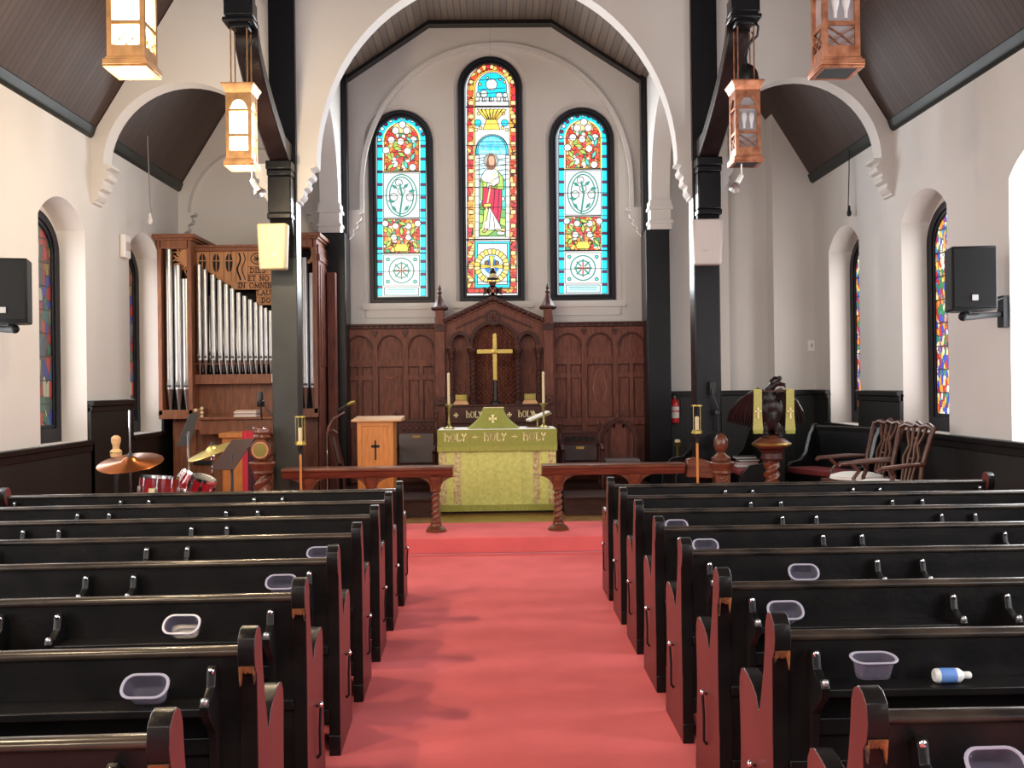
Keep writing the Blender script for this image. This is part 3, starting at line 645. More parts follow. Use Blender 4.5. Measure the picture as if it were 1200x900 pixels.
# side lights
for n, i, ox in ((16, 0, 470.5), (17, 2, 683.2)):
    w = east_window(n, i); S = g = SGW(); oy = 0 if i == 0 else -3
    x = lambda d: ox+d
    Y = lambda y: y+oy
    g.poly(parch(x(-29.5), x(29.5), Y(349), Y(164)), 'pale', 0, False); g.poly(parch(x(-28.5), x(28.5), Y(347), Y(164)), 'cyan', 1)
    for k in range(12):
        yy = 170+k*15
        for sx in (-1, 1): g.rect(x(sx*25.2)-3.2, Y(yy), x(sx*25.2)+3.2, Y(yy+2.6), 'plum', 2)
    for k in range(6):
        an = PI*(k+.5)/6; g.disc(x(26*math.cos(an)), Y(164-26*math.sin(an)), 2.2, 'plum', 2)
        an = PI*(k+1)/6; g.disc(x(26*math.cos(an)), Y(164-26*math.sin(an)), 2.2, 'white', 2)
    g.poly(parch(x(-22), x(22), Y(347), Y(165)), 'white', 3, False); g.poly(parch(x(-21.5), x(21.5), Y(201), Y(165)), 'yellow', 4, False); g.poly(parch(x(-20), x(20), Y(200), Y(165)), 'flowers', 5)
    g.poly(parch(x(-12), x(12), Y(156), Y(155), 12), 'sand', 6)
    for dx, y in ((-7, 153), (6, 153), (-1, 166), (-18, 176), (7, 177), (-8, 192), (13, 196), (1, 146), (-12, 164), (14, 164)):
        g.disc(x(dx), Y(y), 4.2, 'white', 7)
    for dx, y, an in ((-14, 184, 1), (13, 184, 2), (0, 181, .5), (-13, 195, 2.4), (5, 193, 1.2), (15, 170, 1.9), (-5, 174, .2), (9, 164, .8)):
        c, s = math.cos(an), math.sin(an)
        g.poly([(x(dx+6*c), Y(y+6*s)), (x(dx-2.4*s), Y(y+2.4*c)), (x(dx-6*c), Y(y-6*s)), (x(dx+2.4*s), Y(y-2.4*c))], 'lime' if dx < 4 else 'teal', 8)
    g.rect(x(-21), Y(203), x(21), Y(255), 'white', 4)
    for k in range(2):
        pts = [(x((18-4*k)*math.sin(2*PI*q/28)), Y(229-(25-3*k)*math.cos(2*PI*q/28)*.98)) for q in range(29)]
        ribbon(S.g, pts, 1.5, lambda u, v: pt(u, v, 6), C['viridian'])
    for dx, y, r in ((-3, 214, 4), (-9, 231, 4.5), (10, 231, 4.5), (0, 224, 4)): g.disc(x(dx), Y(y), r, 'pale', 6)
    ribbon(S.g, [(x(-2), Y(216)), (x(1), Y(230)), (x(-2), Y(252))], 2.2, lambda u, v: pt(u, v, 7), C['viridian'])
    for dx, y, an in ((-8, 219, .6), (5, 218, 2.4), (-9, 244, .8), (6, 244, 2.3), (-12, 236, .2), (12, 224, 2.9)):
        c, s = math.cos(an), math.sin(an)
        g.poly([(x(dx+5*c), Y(y+5*s)), (x(dx-2.2*s), Y(y+2.2*c)), (x(dx-5*c), Y(y-5*s)), (x(dx+2.2*s), Y(y-2.2*c))], 'viridian', 8, False)
    g.rect(x(-21), Y(257), x(21), Y(296), 'flowers', 4)
    for dx, y in ((-7, 265), (8, 265), (-9, 278), (8, 278), (-19, 262), (19, 262)): g.disc(x(dx), Y(y), 3.8, 'white', 6)
    for dx, y, an in ((-14, 270, 1), (13, 271, 2), (0, 271, 1.5), (-15, 286, 2.2), (16, 287, .9), (1, 262, .3)):
        c, s = math.cos(an), math.sin(an)
        g.poly([(x(dx+6*c), Y(y+6*s)), (x(dx-2.4*s), Y(y+2.4*c)), (x(dx-6*c), Y(y-6*s)), (x(dx+2.4*s), Y(y-2.4*c))], 'lime', 7)
    g.poly([(x(-10), Y(286)), (x(10), Y(286)), (x(7), Y(294.5)), (x(-7), Y(294.5))], 'yellow', 8)
    for dx in (-9, 9): g.disc(x(dx), Y(287), 2.6, 'brown', 8)
    g.rect(x(-21), Y(299), x(21), Y(335), 'white', 4)
    for r_, m_ in ((14.5, 'teal'), (8.5, 'teal')):
        ribbon(S.g, [(x(r_*math.cos(2*PI*q/24)), Y(317+r_*math.sin(2*PI*q/24))) for q in range(25)], 1.5, lambda u, v: pt(u, v, 6), C['viridian'])
    for q in range(8):
        an = 2*PI*q/8; ribbon(S.g, [(x(3*math.cos(an)), Y(317+3*math.sin(an))), (x(10*math.cos(an)), Y(317+10*math.sin(an)))], 1.8, lambda u, v: pt(u, v, 7), C['viridian'])
    ribbon(S.g, [(x(-6), Y(317)), (x(6), Y(317))], 1.4, lambda u, v: pt(u, v, 8), C['brown']); ribbon(S.g, [(x(0), Y(311)), (x(0), Y(324))], 1.4, lambda u, v: pt(u, v, 8), C['red'])
    for dx, y in ((-16, 304), (16, 304), (-16, 330), (16, 330)): g.disc(x(dx), Y(y), 2, 'teal', 6)
    g.rect(x(-20), Y(337), x(20), Y(346), 'sky', 4)
    for yy in (339.5, 342): ribbon(S.g, [(x(-16), Y(yy)), (x(-4), Y(yy)), (x(16), Y(yy))], .8, lambda u, v: pt(u, v, 6), C['viridian'])
    for y in (201.5, 297): S.l.add([pt(x(-29), Y(y-.6), 10), pt(x(29), Y(y-1.2), 10), pt(x(29), Y(y+.2), 10), pt(x(-29), Y(y+.8), 10)], [(0, 1, 2, 3)], M['lead'])
    for y in (165, 229, 256, 277, 318): g.line([(x(-29), Y(y+.3)), (x(29), Y(y-.3))], 10, .7)
    S.g.build('stained_glass', w, smooth=0); S.l.build('leading', w, smooth=0)
# ================================================================== PEWS
EPROF = [(.0, 0), (.0, .30), (.006, .55), (0, .775), (-.022, .80), (-.032, .84), (-.024, .885), (.002, .906), (.03, .91), (.058, .897), (.074, .865), (.082, .80), (.10, .72), (.128, .645),
         (.150, .588), (.160, .572), (.172, .575), (.195, .612), (.24, .632), (.30, .646), (.35, .652), (.385, .642), (.408, .61), (.414, .56), (.405, .46), (.404, .36), (.42, .24), (.445, .10), (.455, 0)]
def end_panel(sx, x):
    mb = MB(); a, b = (x, x+sx*.05); n = len(EPROF)
    mb.add([(a, d, z) for d, z in EPROF], [tuple(range(n))], M['pewred']); mb.add([(b, d, z) for d, z in EPROF], [tuple(range(n))], M['pewred'])
    mb.add([(a, d, z) for d, z in EPROF]+[(b, d, z) for d, z in EPROF], [(i, (i+1) % n, (i+1) % n+n, i+n) for i in range(n)], M['pewblack'])
    mb.prism([(-.006, 0), (.0, 0), (.0, .09), (-.006, .085)], 'yz', min(a, b)+.0, max(a, b)-.0, M['pewblack'])
    return mb
PL_LEN = 2.93
def make_pew(sx):
    t = thing('pew', 'x', 'pew')
    e = end_panel(sx, 0).build('end_panel', t, zs_=1.022, smooth=50, bevel=.004)
    h = MB(); xo = -sx*.012
    h.tube([(xo*.2, .20, .385), (xo*1.6, .20, .39), (xo*1.6, .20, .375), (xo*1.2, .205, .30), (xo*1.2, .21, .20), (xo*.2, .212, .185)], .006, M['metalblack'], 6)
    h.ball((xo*1.6, .20, .392), .012, M['chrome'], 8, 6); h.build('hook', e, zs_=1.022)
    end_panel(sx, sx*(PL_LEN-.05)).build('end_panel', t, zs_=1.022, smooth=50, bevel=.004)
    x0, x1 = sorted((sx*.05, sx*(PL_LEN-.05)))
    b = MB(); b.prism([(.008, .13), (.03, .13), (.07, .45), (.045, .83), (.018, .83), (.012, .50)], 'yz', x0, x1, M['pewblack'])
    b.build('backrest', t, zs_=1.022, smooth=30)
    r = MB(); r.prism([(.031+.027*math.cos(a), .838+.016*math.sin(a)) for a in [2*PI*k/14 for k in range(14)]], 'yz', x0, x1, M['pewworn']); r.build('top_rail', t, zs_=1.022, smooth=60)
    s = MB(); s.prism([(.05, .42), (.43, .44), (.445, .455), (.43, .475), (.06, .452)], 'yz', x0, x1, M['pewblack']); s.box(x0, x1, .38, .40, .30, .44, M['pewblack']); s.build('seat', t, zs_=1.022, bevel=.004)
    lr = MB(); lr.box(x0, x1, -.004, .012, .14, .20, M['pewblack']); lr.box(x0, x1, -.006, .014, .44, .475, M['pewblack']); lr.build('lower_rail', t, zs_=1.022, bevel=.003)
    for k in range(3):
        a, c = sorted((sx*(.125+k*.965), sx*(.885+k*.965)))
        sh = MB(); sh.box(a, c, -.10, .015, .696, .712, M['pewblack']); sh.box(a, c, -.108, -.10, .692, .716, M['pewblack']); sh.box(a, c, -.004, .012, .55, .60, M['pewblack'])
        sh.build('book_shelf', t, zs_=1.022, bevel=.004)
        for q in (a, c):
            bk = MB(); bk.prism([(.02, .50), (-.008, .50), (-.022, .62), (-.105, .690), (-.116, .72), (-.102, .745), (-.088, .728), (-.04, .755), (-.03, .80), (-.012, .81), (.016, .79)], 'yz', q-.013, q+.013, M['pewblack'])
            bk.ball((q, -.028, .795), (.011, .006, .012), M['chrome'], 8, 6); bk.ball((q, -.110, .735), (.011, .010, .011), M['badge'], 8, 6)
            bk.build('bracket', t, zs_=1.022, bevel=.003, smooth=50)
    return t
def wear(pew, sx):   # chipped paint under the scroll of the nearest pew ends
    if pew.location.y > 3.8: return
    w = MB(); random.seed(int(pew.location.y*100)); n = 11; x0 = .001
    up = []; lo = []
    for k in range(n+1):
        x = sx*(.002+.046*k/n); e = random.uniform(.004, .012)+(random.uniform(.0, .045) if k in (0, 1, 10, 11) else 0)
        up.append((x, -.0285, .806)); lo.append((x, -.0125-.004, .806-e-.014))
    vs = up+lo+[(x, y+.012, z) for x, y, z in up]+[(x, y+.012, z) for x, y, z in lo]; m = n+1
    fs = [(k, k+1, m+k+1, m+k) for k in range(n)]+[(2*m+k, 3*m+k, 3*m+k+1, 2*m+k+1) for k in range(n)]+[(k, 2*m+k, 2*m+k+1, k+1) for k in range(n)]+[(m+k, m+k+1, 3*m+k+1, 3*m+k) for k in range(n)]
    w.add(vs, fs, M['wornwood'])
    e = [c for c in pew.children if c.name.startswith('end_panel')]
    e = min(e, key=lambda c: abs(c.data.vertices[0].co.x)); w.build('chipped_edge', e, local=True, zs_=1.022)
ORD = ['frontmost', 'second from the front', 'third from the front', 'fourth from the front', 'fifth from the front', 'sixth from the front', 'seventh from the front', 'eighth from the front, nearest the viewer']
AX = {-1: -.715, 1: .82}
pewY = {-1: [7.32-.7386*i for i in range(8)], 1: [7.39-.7386*i for i in range(8)]}
for sx, side in ((-1, 'left'), (1, 'right')):
    p = make_pew(sx)
    for i in range(8):
        lab = 'black wooden pew %s of the red aisle, %s' % (side, ORD[i])
        rz = .035 if sx < 0 else 0
        if i == 0: p.location = (AX[sx], pewY[sx][0], 0); p.rotation_euler = (0, 0, rz); p['label'] = lab; p['group'] = 'pews along the red aisle'
        else: dup(p, (AX[sx], pewY[sx][i], 0), rz, lab, 'pews along the red aisle')
    for o in list(bpy.data.objects):
        if o.name.startswith('pew') and o.parent is None and o.get('label', '').startswith('black wooden pew '+side): wear(o, sx)

# ------------------------------------------------------------------ plastic tubs on the book shelves
def make_tub():
    t = thing('plastic_tub', 'x', 'tub')
    def rr(w, h, r, z, n=5):
        o = []
        for cx, cy, a0 in ((w-r, h-r, 0), (-w+r, h-r, PI/2), (-w+r, -h+r, PI), (w-r, -h+r, 1.5*PI)):
            o += [(cx+r*math.cos(a0+PI/2*k/n), cy+r*math.sin(a0+PI/2*k/n), z) for k in range(n+1)]
        return o
    L = [rr(.048, .024, .020, 0), rr(.052, .028, .023, .02), rr(.060, .034, .030, .056)]
    Li = [rr(.058, .032, .028, .056), rr(.050, .026, .021, .010)]
    n = len(L[0]); b = MB(); vs = sum(L+Li, []); fs = [tuple(range(n))[::-1], tuple(range(4*n, 5*n))]
    for i in range(4):
        for k in range(n): j = (k+1) % n; fs.append((i*n+k, i*n+j, (i+1)*n+j, (i+1)*n+k))
    b.add(vs, fs, M['tub']); b.build('tub_body', t)
    r = MB(); o = [q[:2] for q in rr(.069, .041, .036, 0)]; i_ = [q[:2] for q in rr(.060, .033, .029, 0)]
    r.ring(o, i_, 'xy', .055, .060, M['tubrim']); r.build('rim', t, bevel=.002); return t
tub = None
TUBS = [(-1, 4, 331, 681, 50, 'on the shelf behind the fifth pew left of the aisle'), (-1, 5, 217, 729, 55, 'on the shelf behind the sixth pew left of the aisle'),
        (-1, 6, 175, 805, 50, 'on the shelf behind the seventh pew left of the aisle'), (-1, 3, 376, 647, 45, 'on the shelf behind the fourth pew left of the aisle'),
        (1, 4, 939, 656, 62, 'on the shelf behind the fifth pew right of the aisle'), (1, 5, 917, 719, 55, 'on the shelf behind the sixth pew right of the aisle'),
        (1, 6, 1017, 797, 12, 'lying flat on the shelf behind the seventh pew right of the aisle'), (1, 7, 1158, 893, 55, 'behind the eighth pew right of the aisle, nearest the viewer'),
        (1, 3, 825, 638, 55, 'on the shelf behind the fourth pew right of the aisle'), (1, 2, 792, 613, 55, 'on the shelf behind the third pew right of the aisle')]
for sx, i, px, py, tilt, where in TUBS:
    y = pewY[sx][i]-.052; x = P(px, py, y).x
    lab = 'clear plastic tub '+where
    if tub is None: tub = make_tub(); o = tub; o['label'] = lab; o['group'] = 'plastic tubs on the pew shelves'
    else: o = dup(tub, (0, 0, 0), 0, lab, 'plastic tubs on the pew shelves')
    a = math.radians(tilt)
    a *= .85; lo = min(-.024*math.sin(a), -.041*math.sin(a)+.055*math.cos(a))
    o.rotation_euler = (a, 0, random.uniform(-.06, .06)); o.location = (x, y-.012+.026*math.sin(a)+(.0 if tilt > 20 else -.03), .7275-lo+.004+(.028 if tilt < 20 else 0))
b = thing('hand_sanitizer_bottle', 'small white bottle with a blue label lying behind the seventh pew right of the aisle', 'bottle', P(1125, 831, 2.88))
rx = Matrix.Rotation(PI/2, 3, 'Y')
MB().lathe([(.017, -.045), (.021, -.04), (.021, .03), (.012, .042)], (0, 0, 0), M['whiteplastic'], 14, 'x').build('bottle_body', b, local=True)
MB().lathe([(.010, .042), (.011, .046), (.011, .062), (.008, .066)], (0, 0, 0), M['paper'], 12, 'x').build('cap', b, local=True)
MB().lathe([(.0215, -.03), (.0217, -.028), (.0217, .016), (.0215, .018)], (0, 0, 0), M['label_blue'], 14, 'x').build('label_band', b, local=True)
b.location = (P(1125, 831, 2.84).x, pewY[1][6]-.05, .7275+.0225)

# ================================================================== LANTERNS
def make_lantern(lit):
    t = thing('hanging_lantern', 'x', 'lantern'); cu = M['copper_lit' if lit else 'copper']; g = M['lampglass' if lit else 'frost']; h = .11
    f = MB()
    for sx in (-1, 1):
        for sy in (-1, 1): f.box(*sorted((sx*h, sx*(h-.03))), *sorted((sy*h, sy*(h-.03))), .06, .64, cu)
    for k in range(4):
        m = Matrix.Rotation(PI/2*k, 4, 'Z'); s = MB()
        for z0, z1 in ((.06, .135), (.255, .28), (.475, .497)): s.box(-h+.02, h-.02, -h+.004, -h+.018, z0, z1, cu)
        s.strip(cosx(-.08, .08, 14), ell(-.066, .066, .50, .075), lambda x: .64, -h+.004, -h+.018, 'xz', cu)
        for sx in (-1, 1):
            s.bar((sx*.075, -h+.009, .137), (0, -h+.009, .20), .006, .010, cu, up=(0, 1, 0)); s.bar((0, -h+.009, .137), (sx*.04, -h+.009, .17), .006, .010, cu, up=(0, 1, 0))
            s.bar((sx*.075, -h+.009, .20), (sx*.04, -h+.009, .17), .006, .010, cu, up=(0, 1, 0))
        if not lit:
            s.bar((-.08, -h+.009, .25), (0, -h+.009, .20), .006, .010, cu, up=(0, 1, 0)); s.bar((.08, -h+.009, .25), (0, -h+.009, .20), .006, .010, cu, up=(0, 1, 0))
        s.xf(m); f.add(s.v, s.f, cu)
    f.build('frame', t)
    b = MB(); q = math.sqrt(2)
    b.ring([(x*.128, y*.128) for x, y in ((-1,-1),(1,-1),(1,1),(-1,1))], [(x*.095, y*.095) for x, y in ((-1,-1),(1,-1),(1,1),(-1,1))], 'xy', .0, .014, cu)
    b.ring([(x*.13, y*.13) for x, y in ((-1,-1),(1,-1),(1,1),(-1,1))], [(x*.10, y*.10) for x, y in ((-1,-1),(1,-1),(1,1),(-1,1))], 'xy', .014, .05, cu)
    b.ring([(x*.118, y*.118) for x, y in ((-1,-1),(1,-1),(1,1),(-1,1))], [(x*.09, y*.09) for x, y in ((-1,-1),(1,-1),(1,1),(-1,1))], 'xy', .05, .065, cu)
    b.build('base', t, bevel=.004)
    c = MB(); c.lathe([(.112*q, .635), (.116*q, .645), (.125*q, .675), (.142*q, .705), (.142*q, .715), (.02, .735)], (0, 0, 0), cu, 4, start=PI/4)
    c.build('cap', t, smooth=20)
    gl = MB()
    for k in range(4):
        s = MB(); s.box(-h+.02, h-.02, -h+.022, -h+.027, .066, .60, g); s.xf(Matrix.Rotation(PI/2*k, 4, 'Z')); gl.add(s.v, s.f, g)
    gl.box(-.094, .094, -.094, .094, .002, .006, g if lit else M['dark']); gl.build('glass', t, smooth=0)
    if not lit:
        for dx in (-.03, .035):
            u = MB(); u.lathe([(.012, .30), (.013, .34), (.024, .38), (.027, .41), (.018, .435), (.004, .44)], (dx, -.087, 0), M['bulb'], 12); u.build('bulb', t)
    for sx in (-1, 1):
        for sy in (-1, 1): MB().tube([(sx*.07, sy*.07, .70), (sx*.07, sy*.07, 1.2)], .0065, cu, 6).build('rod', t)
    MB().tube([(.03, .02, .72), (.02, .03, .95), (.06, .06, 1.08), (.10, .05, 1.16), (.09, .07, 1.2)], .007, M['metalblack'], 6).build('cable', t)
    return t
lt = make_lantern(True); lu = make_lantern(False)
lt.location = (-2.21, 8.62, 3.56); lt['label'] = 'lit square copper lantern hanging left of the chancel arch, above the white spotlight'
lu.location = (2.21, 8.62, 3.55); lu['label'] = 'unlit copper lantern hanging from the beam right of the chancel arch'
dup(lt, (-2.14, 5.85, 3.51), 0, 'larger lit copper lantern at the upper left, nearest the viewer on the left side')
dup(lu, (2.05, 5.85, 3.475), 0, 'larger unlit copper lantern at the top right with frosted panes, its top out of view')
hz = MB(); hz.lathe([(.10, .745), (.105, .78), (.095, .84), (.07, .89), (.03, .92)], (.05, .10, 0), M['metalblack'], 16); hz.build('black_housing', lu, local=True)
hz = MB(); hz.tube([(.05, .10, .90), (.03, .06, 1.0), (.06, .02, 1.08), (.12, .0, 1.14), (.13, .0, 1.22), (.09, .0, 1.28)], .011, M['metalblack'], 8); hz.build('cable', lu, local=True)
for o in list(bpy.data.objects):
    if o.name.startswith('hanging_lantern'): o['group'] = 'copper lanterns over the nave'
for sx in (-1, 1):
    q = MB(); q.box(*sorted((sx*1.95, sx*4.2)), 5.74, 5.96, 4.64, 4.9, M['blacktimber']); q.build('hammer_beam', kind='structure', bevel=.01)
for (px, py, X, fl, lab) in ((297, 200, -2.14, 1, 'small white spotlight clipped beneath the lit lantern'), (872, 190, 2.13, -1, 'small white spotlight under the unlit lantern by the right post')):
    Yl = 8.56; p0 = Vector((X+.03, Yl, 3.548)); t = thing('spotlight', lab, 'spotlight', p0)
    MB().tube([p0, p0+Vector((.0, 0, -.09)), p0+Vector((.012*fl, 0, -.10))], .007, M['whiteplastic'], 8).build('stem', t)
    d = Vector((.5*fl, -.35, -.8)).normalized(); a0 = p0+Vector((.0, 0, -.10)); R = d.to_track_quat('Z', 'Y').to_matrix()
    MB().lathe([(.018, 0), (.022, .01), (.022, .09), (.016, .10)], a0, M['whiteplastic'], 12, rot=R).build('lamp_body', t)
    MB().lathe([(.018, .095), (.03, .11), (.055, .165), (.052, .166), (.026, .12), (.004, .115)], a0, M['badge'], 16, rot=R).build('reflector', t)

# ================================================================== SPEAKERS
def pa(X, Yc, zc, rz, sx, lab):
    t = thing('loudspeaker', lab, 'speaker', (X, Yc, zc), 0)
    Rz = Matrix.Rotation(rz, 4, 'Z'); 
    b = MB(); b.prism([(-.17, -.15), (.17, -.15), (.15, .10), (.09, .16), (-.09, .16), (-.15, .10)], 'xy', -.25, .25, M['spk']); b.xf(Rz); b.build('cabinet', t, local=True, bevel=.012)
    g = MB(); g.prism([(-.158, -.226), (.158, -.226), (.158, .236), (-.158, .236)], 'xz', -.162, -.152, M['spk']); g.xf(Rz); g.build('grille', t, local=True, bevel=.006)
    l = MB(); l.box(-.025, .02, -.168, -.163, -.175, -.13, M['badge']); l.xf(Rz); l.build('badge', t, local=True)
    k = MB(); wx = sx*XW-X; dy = .33
    k.tube([(0, .02, -.27), (0, .02, -.245)], .03, M['spk'], 10); k.tube([(-sx*.06, -.03, -.29), (sx*.06, .06, -.285), (wx*.9, dy, -.25)], [.034, .028, .022], M['spk'], 10)
    k.box(*sorted((wx-sx*.005, wx-sx*.05)), dy-.05, dy+.05, -.36, -.10, M['spk']); k.ball((-sx*.06, -.03, -.29), .036, M['spk'], 10, 8)
    k.build('wall_mount', t, local=True, bevel=.005)
    MB().tube([(wx*.97, dy-.03, -.11), (wx*.75, .22, -.14), (wx*.45, .16, -.22), (wx*.4, .12, -.16)], .006, M['metalblack'], 6).build('cable', t, local=True)
pa(-3.81, 7.72, 2.41, .22, -1, 'black loudspeaker bracketed on the left wall beside the first window')
pa(3.73, 7.70, 2.42, -.14, 1, 'black loudspeaker bracketed on the right wall between the windows')
for X, sx, m, lab in ((-2.24, -1, 'creamspk', 'small cream speaker on the dark post beside the organ'), (2.15, 1, 'pinkspk', 'small white speaker on the dark post to the right of the chancel arch')):
    t = thing('wall_speaker', lab, 'speaker', (X, 10.19, 3.06))
    b = MB(); b.prism([(-.145, -.13), (.13, -.15), (.15, -.12), (.15, -.0), (-.15, -.0), (-.16, -.10)], 'xy', 2.83, 3.29, M[m]); b.v = [v+Vector((X, 10.0, 0)) for v in b.v]
    for v in b.v:
        if v.z < 3: v.x = X+(v.x-X)*.86
    b.build('speaker_case', t, bevel=.018)
    MB().box(X-.04, X+.04, 10.002, 10.055 if False else 10.035, 2.98, 3.1, M['metalblack']).build('bracket', t)
    MB().box(X-.02*sx-.02, X-.02*sx+.02, 9.845, 9.853, 2.965, 2.975, M['badge']).build('badge', t)

# ------------------------------------------------------------------ hanging microphones
for (pts, px, lab, c, top) in (([(172, 113), (174, 190), (176, 240), (178, 249), (176, 256)], 172, 'thin pale cable with a small microphone hanging in the left side arch', 'cable', 1),
                     ([(994, 92), (995, 200), (994, 240), (995, 247)], 994, 'thin dark cable with a small microphone hanging in the right side arch', 'metalblack', 1)):
    Ym = 11.4; w = [P(x, y, Ym) for x, y in pts]; w = [Vector((w[0].x, Ym, roofz(w[0].x)-.01))]+w[1:] if True else w
    t = thing('hanging_microphone', lab, 'microphone', w[-1])
    MB().tube(w, .006, M[c], 6).build('cable', t)
    MB().lathe([(.012, .06), (.016, .05), (.018, 0), (.026, -.01), (.026, -.05), (.012, -.065)], w[-1], M['whiteplastic' if c == 'cable' else 'metalblack'], 10).build('microphone_head', t)
# small wall fittings
p = Vector((-XW, 11.05, 0)); q = PZ(141, 290, 3.2); 
t = thing('wall_box', 'small white box on the left wall beside the far window niche', 'box', (-XW+.03, 11.1, 3.22))
MB().box(-XW+.001, -XW+.06, 11.02, 11.20, 3.12, 3.38, M['whiteplastic']).build('cover', t, bevel=.012); MB().box(-XW+.06, -XW+.064, 11.05, 11.17, 3.20, 3.30, M['pinkspk']).build('louvre', t)
q = P(951, 405, YE-.3)
t = thing('wall_switch', 'small white switch plate on the right chapel wall above the dark panelling', 'switch', (q.x, YE-.31, q.z))
MB().box(q.x-.05, q.x+.04, YE-.312, YE-.301, q.z-.07, q.z+.07, M['whiteplastic']).build('plate', t, bevel=.004); MB().box(q.x-.015, q.x+.01, YE-.318, YE-.312, q.z-.02, q.z+.025, M['pinkspk']).build('toggle', t)

# ================================================================== COMMUNION RAILS
def rail(x0, x1, post_x, sups, lab, sx):
    Yr = 9.97; zt = .825; t = thing('communion_rail', lab, 'rail', ((x0+x1)/2, Yr, PL))
    prof = [(-.13, zt), (-.14, zt-.012), (-.14, zt-.028), (-.115, zt-.04), (-.10, zt-.07), (-.06, zt-.105), (.06, zt-.105), (.10, zt-.07), (.115, zt-.04), (.14, zt-.028), (.14, zt-.012), (.13, zt)]
    MB().prism([(Yr+a, b) for a, b in prof], 'yz', x0, x1, M['railwood']).build('top_rail', t, smooth=30, bevel=.003)
    for k, xp in enumerate([post_x]+sups):
        m = M['railwood']; c = (xp, Yr, 0)
        p = MB(); p.lathe([(.105, PL+.001), (.105, PL+.02), (.075, PL+.05), (.06, PL+.06), (.052, PL+.085), (.058, PL+.10), (.046, PL+.115)], c, m, 16)
        p.twist(c, .047, PL+.115, .56, m, turns=2.4, lobes=2, depth=.34, seg=14, rings=40)
        p.lathe([(.046, .56), (.058, .575), (.046, .59), (.050, .61), (.07, .65), (.082, .722)], c, m, 16); p.build('rail_post', t)
        a = MB()
        for s in (-1, 1):
            o = [(xp, .585), (xp+s*.05, .585)]+[(xp+s*(.05+.19*(1-math.cos(PI/2*k/8))), .60+.121*math.sin(PI/2*k/8)) for k in range(9)]+[(xp, .7215)]
            a.prism(o, 'xz', Yr-.035, Yr+.035, m)
        a.build('bracket', t, bevel=.004)
rail(-2.17, -.46, -.64, [-1.29, -1.93], 'red-brown wooden communion rail left of the altar gap with twisted posts', -1)
rail(.435, 1.88, .60, [1.38], 'red-brown wooden communion rail right of the altar gap with twisted posts', 1)

# ------------------------------------------------------------------ newel posts
def newel(x, lab, roundel):
    Yn = 10.02 if roundel else 9.98; c = (x, Yn, 0); m = M['railwood']; t = thing('newel_post', lab, 'post', (x, Yn, PL))
    b = MB(); b.box(x-.09, x+.09, Yn-.09, Yn+.09, PL+.001, .40, m); zq = .06 if roundel else 0; b.twist(c, .095, .40, .70+zq, m, 1.6, 2, .34, 16, 36); b.lathe([(.09, .70+zq), (.11, .715+zq), (.10, .74+zq), (.125, .79+zq), (.138, .815+zq), (.13, .83+zq), (.09, .84+zq)], c, m, 20)
    b.build('shaft', t, bevel=.005)
    if roundel:
        h = MB(); h.prism([(x+.112*math.cos(PI/8+PI/4*k), 1.012+.112*math.sin(PI/8+PI/4*k)) for k in range(8)], 'xz', Yn-.085, Yn+.085, m); h.build('octagonal_head', t, bevel=.006)
        r = MB(); r.ring(circ(x, 1.012, .085, 24), circ(x, 1.012, .07, 24), 'xz', Yn-.10, Yn-.085, M['carved']); r.prism(circ(x, 1.012, .07, 24), 'xz', Yn-.092, Yn-.085, M['olivebrass']); r.build('roundel', t)
        f = MB(); f.lathe([(.06, 1.11), (.08, 1.12), (.09, 1.14), (.075, 1.17), (.095, 1.19), (.09, 1.23), (.05, 1.245)], c, m, 16)
        for k in range(6): a = PI/3*k; f.ball((x+.075*math.cos(a), Yn+.075*math.sin(a), 1.225), .022, M['chrome'] if k % 2 else m, 8, 6)
        f.build('finial', t)
    else:
        h = MB(); h.box(x-.075, x+.075, Yn-.075, Yn+.075, .60, .84, m)
        for z in (.66, .77): h.lathe([(.03, 0), (.03, -.005), (.015, -.018)], (x, Yn-.075, z), m, 14, 'y')
        h.lathe([(.10, .84), (.10, .87), (.06, .90), (.035, .925), (.06, .95), (.075, .99), (.072, 1.05), (.045, 1.10), (.012, 1.12)], c, m, 16); h.build('finial', t, bevel=.004)
        s = MB(); s.prism([(x-.36, .68), (x-.08, .66), (x-.08, .83), (x-.28, .88), (x-.36, .86)], 'xz', Yn-.04, Yn+.04, m); s.build('scroll_shoulder', t, bevel=.012)
newel(-2.40, 'carved newel post with a gold roundel left of the communion rail', True)
newel(2.27, 'carved newel post with an acorn finial at the right end of the communion rail', False)

# ------------------------------------------------------------------ processional torches
for px, zt, lab in ((352, 1.355, 'wooden torch pole with a brass candle lantern before the left post'), (817, 1.415, 'wooden torch pole with a brass candle lantern before the right post')):
    Yt = 9.78; x = P(px, 520, Yt).x; c = (x, Yt, 0); t = thing('processional_torch', lab, 'torch', (x, Yt, PL)); zb = zt-.28
    MB().lathe([(.06, PL+.001), (.06, PL+.02), (.013, PL+.03), (.013, zb-.09)], c, M['pulpit'], 12).build('pole', t)
    MB().lathe([(.018, zb-.10), (.016, zb-.07), (.034, zb-.03), (.02, zb-.008)], c, M['metalblack'], 12).build('socket', t)
    f = MB(); f.lathe([(.055, zb-.008), (.055, zb+.012), (.045, zb+.03)], c, M['brass'], 6)
    for k in range(4): a = PI/2*k+.6; f.tube([(x+.048*math.cos(a), Yt+.048*math.sin(a), zb), (x+.048*math.cos(a), Yt+.048*math.sin(a), zt-.012)], .0025, M['brass'], 6)
    f.ring(circ(x, Yt, .058, 12), circ(x, Yt, .046, 12), 'xy', zt-.014, zt, M['brass']); f.build('lantern_frame', t)
    MB().lathe([(.02, zb+.03), (.02, zb+.16), (.006, zb+.165)], c, M['ivory'], 12).build('candle', t)
